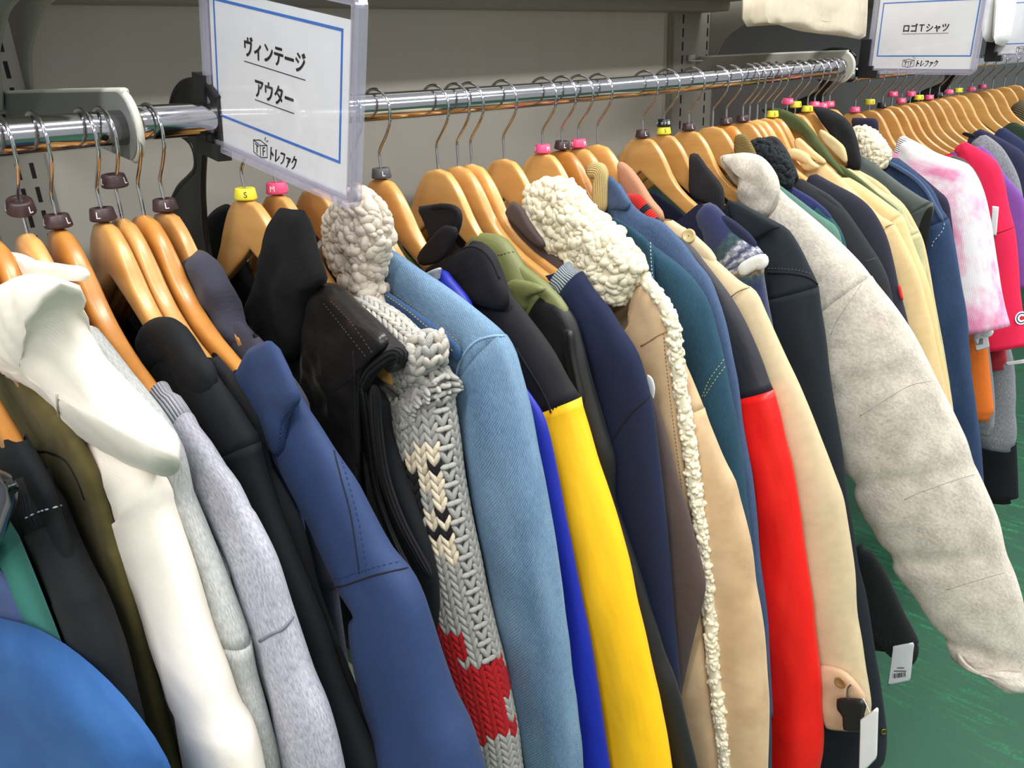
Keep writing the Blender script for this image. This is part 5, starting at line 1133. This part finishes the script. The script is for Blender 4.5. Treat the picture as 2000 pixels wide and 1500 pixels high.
g = garment('denim_jacket', 'dark blue denim jacket with a cream curly collar', 'jacket', XDD, [(1732, 302), (1752, 310), (1781, 330), (1821, 370), (1841, 410), (1854, 429), (1866, 482), (1879, 562), (1889, 622), (1896, 702), (1906, 792), (1916, 872), (1922, 942), (1928, 1000)], C_DDENIM, a=[.02, .05, .056, .055, .055], b=[.012, .018, .02, .022, .022], cut=5, bb=.013, seed=40, group=GR, wr=.004)
sherpa('curly_collar', [(1666, 256), (1672, 249), (1694, 249), (1708, 262), (1722, 276), (1734, 294), (1737, 304), (1731, 316), (1726, 329), (1712, 324), (1696, 316), (1682, 306), (1674, 280)], XDD - .026, .020, C_WOOLC, g, 600, .0072, seed=9)
band('edge_seam', [(1734, 312), (1760, 326), (1790, 346), (1812, 370), (1830, 402), (1846, 430)], XDD - .018, .0042, .003, fab('pale_denim_seam', (88, 106, 138), 'denim', (48, 66, 104)), g, 'pale worn seam', wr=.0006)
seam('stitching', g, [(1844, 436), (1842, 448), (1832, 462), (1822, 474), (1820, 488)], C_WSTITCH, .0010, .0006, (.005, .003))
XNV = 1.814
g = garment('jacket', 'dark navy jacket with a flat stand collar at the end of the coat rail', 'jacket', XNV, [(1738, 298), (1760, 312), (1791, 336), (1831, 370), (1851, 391), (1858, 430), (1862, 462), (1872, 522), (1880, 600), (1890, 700)], C_NAVY2, a=[.03, .05, .05], b=[.012, .016, .016], bb=.012, seed=41, group=GR)
flap('stand_collar', [(1660, 230), (1684, 230), (1712, 231), (1716, 240), (1716, 268), (1700, 268), (1670, 266)], XNV - .004, .006, C_NAVY2, g, it=1, wr=.001)

# ================================================================ far rail
def tiedye():
    m, nt, b = nodes_of('pink_tie_dye'); N = NT(nt); v = N.mapped((9, 5, 1), (0, 0, .5)); f = N.noise(v, 1, 5, .62); g = N.noise(N.mapped((24, 4, 1), (0, 0, .2)), 1, 4, .6)
    h = N.math('ADD', N.math('MULTIPLY', f, .65), N.math('MULTIPLY', g, .35)); N.l(N.ramp(h, [(.44, srgb((252, 248, 250))), (.5, srgb((250, 206, 226))), (.56, srgb((242, 150, 190))), (.66, srgb((236, 126, 176)))]), b.inputs['Base Color'])
    b.inputs['Roughness'].default_value = .9; N.bump(N.wave(N.mapped((1, 1, 1)), 120, 'X', 2, 2), .2, .0008, b); return m
C_TIE = tiedye(); C_WRIB = fab('white_pink_rib', (244, 238, 242), 'rib', (222, 214, 220), k=1.0)
C_REDT = fab('crimson_jersey', (232, 40, 84), 'jersey', (206, 26, 66), sheen=.15); C_PURP = fab('purple_jersey', (128, 82, 164), 'jersey', (104, 62, 140))
C_GREYT = fab('mid_grey_heather', (150, 152, 158), 'heather', (104, 106, 112)); C_NVT = fab('navy_tee_jersey', (44, 46, 76), 'jersey', (32, 34, 58)); C_NVT2 = fab('deep_navy_jersey', (40, 48, 84), 'jersey', (30, 36, 66))
C_GRNT = fab('dark_green_jersey', (46, 66, 50), 'jersey', (34, 50, 38)); C_OLSW = fab('olive_rib_knit', (112, 100, 76), 'rib', (78, 68, 48)); C_ORNG = fab('orange_jersey', (226, 118, 40), 'jersey', (200, 96, 28)); C_BRWN = fab('brown_grey_jersey', (84, 78, 72), 'jersey', (66, 60, 56))
def tee(name, label, cat, X, px, mat, seed, a=[.03, .06, .065], b=[.012, .018, .02], cut=None, zb=-.62, **kw):
    return garment(name, label, cat, X, px, mat, a=a, b=b, cut=cut, bb=.013, seed=seed, group=GF, wr=.005, zb=zb, **kw)
g = tee('t_shirt', 'pink and white tie-dye t-shirt, first on the far rail', 't-shirt', 1.952, [(1752, 272), (1768, 268), (1791, 278), (1831, 300), (1881, 316), (1901, 331), (1921, 371), (1936, 432), (1946, 502), (1956, 562), (1964, 602), (1973, 636)], C_TIE, 51, a=[.03, .08, .088, .085, .08, .08], b=[.012, .024, .03, .028, .026])
flap('ribbed_neck', [(1744, 301), (1750, 284), (1757, 265), (1772, 266), (1776, 272), (1768, 288), (1760, 304), (1752, 308)], 1.965 - .016, .008, C_WRIB, g, it=1, wr=.001, ribs=((1750, 290), (1764, 296)))
band('inner_hem', [(1900, 640), (1930, 640), (1940, 646), (1936, 656), (1920, 660)], 1.975, .02, .012, C_TIE, g, wr=.003)
t = flap('price_tag', [(1902, 652), (1928, 648), (1933, 678), (1906, 686)], 1.968, .0006, M_WHITE, g, 'white price tag with a bar code', it=0, wr=0)
marks(t, 1.967, [(1907 + k * 1.5, 662 - k * .2, 1907.8 + k * 1.5, 674 - k * .2) for k in range(9)])
tee('t_shirt', 'brown-grey t-shirt, a sliver between the tie-dye and the crimson shirt', 't-shirt', 2.032, [(1846, 300), (1866, 304), (1890, 318), (1912, 348), (1928, 400), (1938, 470), (1948, 540)], C_BRWN, 52, zb=-.45)
g = tee('t_shirt', 'crimson t-shirt with a small round sleeve emblem, right of the tie-dye', 't-shirt', 2.108, [(1870, 286), (1882, 276), (1896, 281), (1931, 301), (1951, 321), (1961, 352), (1971, 402), (1981, 442), (1987, 484), (1993, 562), (2002, 642), (2008, 674)], C_REDT, 53, a=[.03, .07, .085, .085, .085], b=[.012, .024, .03, .03, .028])
flap('neckband', [(1862, 296), (1868, 286), (1880, 277), (1892, 281), (1884, 290), (1876, 304)], 2.122 - .016, .006, C_REDT, g, it=1, wr=0)
seam('shoulder_seam', g, [(1986, 440), (1974, 446), (1958, 452), (1946, 456)], solid('crimson_seam', (150, 12, 44), .9), .0012)
def emblem(root, px, py, r):
    p, n = on_surf(root, px, py, .0015)
    if p is None: return
    n = n / np.linalg.norm(n); a = np.cross([0, 0, 1.], n); a /= np.linalg.norm(a); b = np.cross(n, a); mb = MB()
    def arc(r0, r1, t0, t1, h, m, k=28):
        T = np.linspace(math.radians(t0), math.radians(t1), k); v = [tuple(p + n * h + (a * math.cos(t) + b * math.sin(t)) * rr) for t in T for rr in (r0, r1)]
        mb.add(v, [(2 * i, 2 * i + 1, 2 * i + 3, 2 * i + 2) for i in range(k - 1)], m)
    arc(0, r, 0, 360, .0002, 0); arc(0, r * .8, 0, 360, .0005, 1); arc(r * .3, r * .62, 40, 320, .0008, 0); arc(0, r * .34, 0, 360, .0010, 2)
    mb.build('sleeve_emblem', [M_WHITE, solid('emblem_navy', (40, 44, 110), .7), solid('emblem_red', (200, 30, 40), .7)], root, False, 'round white and navy embroidered emblem')
emblem(g, 1994, 621, .0155)
flap('white_tag', [(1938, 402), (1951, 404), (1946, 462), (1934, 458)], 2.07, .0008, M_WHITE, g, 'blank white card tag', it=0, wr=0)
flap('white_tag', [(1963, 708), (2010, 700), (2012, 708), (1966, 714)], 2.15, .0008, M_WHITE, g, 'edge of a white tag under the hem', it=0, wr=0)
tee('t_shirt', 'purple t-shirt behind the crimson one', 't-shirt', 2.167, [(1900, 280), (1918, 286), (1940, 304), (1962, 340), (1986, 366), (2002, 392), (2012, 440), (2018, 500), (2022, 560)], C_PURP, 54)
g = tee('t_shirt', 'grey heather t-shirt behind the purple one', 't-shirt', 2.227, [(1906, 262), (1921, 261), (1940, 272), (1962, 292), (1982, 326), (1994, 362), (2002, 410), (2010, 470)], C_GREYT, 55)
flap('black_neckband', [(1877, 262), (1884, 257), (1898, 261), (1906, 264), (1902, 270), (1890, 268)], 2.236, .004, C_BLACKJ, g, 'black neckband', it=1, wr=0)
tee('t_shirt', 'navy t-shirt behind the grey heather one', 't-shirt', 2.347, [(1896, 254), (1914, 252), (1941, 264), (1976, 282), (2000, 300), (2016, 340), (2024, 400)], C_NVT, 56)
tee('t_shirt', 'deep navy t-shirt, farther along the far rail', 't-shirt', 2.492, [(1944, 252), (1956, 247), (1976, 258), (2002, 278), (2022, 310), (2030, 370)], C_NVT2, 57)
g = tee('t_shirt', 'dark green t-shirt with a yellow-green print at the right edge', 't-shirt', 2.762, [(1968, 252), (1980, 245), (2000, 256), (2024, 276), (2040, 320)], C_GRNT, 58)
flap('yellow_print', [(1984, 252), (1990, 250), (2000, 256), (2006, 262), (2000, 264), (1990, 260)], 2.758, .003, solid('yellow_print', (196, 204, 40), .7), g, it=1, wr=0)
tee('sweater', 'olive ribbed sweater at the right edge of the far rail', 'sweater', 3.082, [(1978, 196), (1992, 193), (2004, 200), (2024, 214), (2050, 240)], C_OLSW, 59, zb=-.5)
# long sleeves hanging lower on the far rail, then a dark sheet for shade
low_sleeve('t_shirt', 'orange long sleeve with a dark hem line under the tie-dye shirt', 't-shirt', [(1906, 560), (1922, 640), (1930, 690), (1937, 760), (1941, 800), (1940, 822)], 2.020, C_ORNG, [.05, .05, .045], [.02, .022, .02], GF)
low_sleeve('t_shirt', 'dark red sleeve hanging below the crimson shirt', 't-shirt', [(1946, 600), (1960, 660), (1966, 700), (1966, 722)], 2.150, fab('brick_jersey', (170, 44, 52), 'jersey', (140, 30, 38)), [.04, .045, .04], [.018, .02, .018], GF)
low_sleeve('sweatshirt', 'grey heather sleeve with folded cuff, lowest on the far rail', 'sweatshirt', [(1962, 640), (1978, 700), (1984, 760), (1984, 810), (1984, 850), (1978, 884)], 2.200, C_GREYT, [.06, .07, .06, .045], [.022, .026, .024, .02], GF, wr=.008)
low_sleeve('sweatshirt', 'second grey sleeve, just showing behind the orange one', 'sweatshirt', [(1930, 660), (1940, 740), (1944, 800), (1940, 852)], 2.070, C_GREYT, [.05, .05, .04], [.018, .018, .016], GF)
low_sleeve('trousers', 'black sheet standing for the shade at the bottom of the far rail', 'trousers', [(1960, 640), (1976, 740), (1984, 840), (1988, 920), (1990, 985)], 2.40, C_BLACKJ, [.10, .12, .12], [.03, .03, .03], GF)  # no garment: a black sheet where the floor under the rack lies in shade

# ================================================================ clothes laid over the shelf edge
def drape(name, label, cat, pieces, mat, group=None):
    root = thing(name, label, cat, tuple(at(*pieces[0][1][0], Y=pieces[0][2])), group)
    for nm, poly, Y, th, seed in pieces:
        Q = chaikin(np.array([[at(x, y, Y=Y)[0], at(x, y, Y=Y)[2]] for x, y in poly]), 1); c = Q.mean(0); m = len(Q); v = []; f = []; uv = []; K = 9
        for sg in (-1, 1):
            for k in range(K):
                s_ = 1 - k / K
                for q in Q:
                    p = c + (q - c) * s_; h = th * max(0, 1 - s_ ** 4) ** .5
                    w = .010 * nz(p[0] * 11 + seed, p[1] * 3.5, seed) * min(1, (1 - s_) * 4)
                    v.append((p[0], Y + sg * h + w, p[1])); uv.append((p[0], p[1]))
            b = len(v) - K * m
            for k in range(K - 1):
                for j in range(m): f.append((b + k * m + j, b + k * m + (j + 1) % m, b + (k + 1) * m + (j + 1) % m, b + (k + 1) * m + j))
            f.append(tuple(b + (K - 1) * m + j for j in range(m)))
        mk(nm, v, f, mat, root, uv)
    return root
C_CREAMD = fab('cream_cotton_drape', (206, 194, 172), 'plain'); C_WHITED = fab('white_cotton_drape', (246, 246, 244), 'plain')
drape('shirt', 'cream cotton garment draped over the far shelf edge, left of the t-shirt sign', 'shirt', [('front', [(1492, -30), (1696, -30), (1694, 40), (1690, 79), (1640, 70), (1600, 66), (1556, 60), (1520, 48), (1496, 44)], .80, .012, 2), ('side_fold', [(1452, -20), (1540, -30), (1530, 48), (1490, 50), (1450, 53)], .86, .012, 5)], C_CREAMD)
drape('shirt', 'white garments folded over the far shelf edge, between the two small signs', 'shirt', [('front', [(1950, -40), (2020, -40), (2000, 20), (1986, 94), (1958, 90), (1940, 84), (1944, 40)], .74, .012, 3), ('side_fold', [(1918, -40), (1966, -40), (1958, 30), (1944, 84), (1920, 80), (1916, 40)], .765, .010, 7)], C_WHITED)
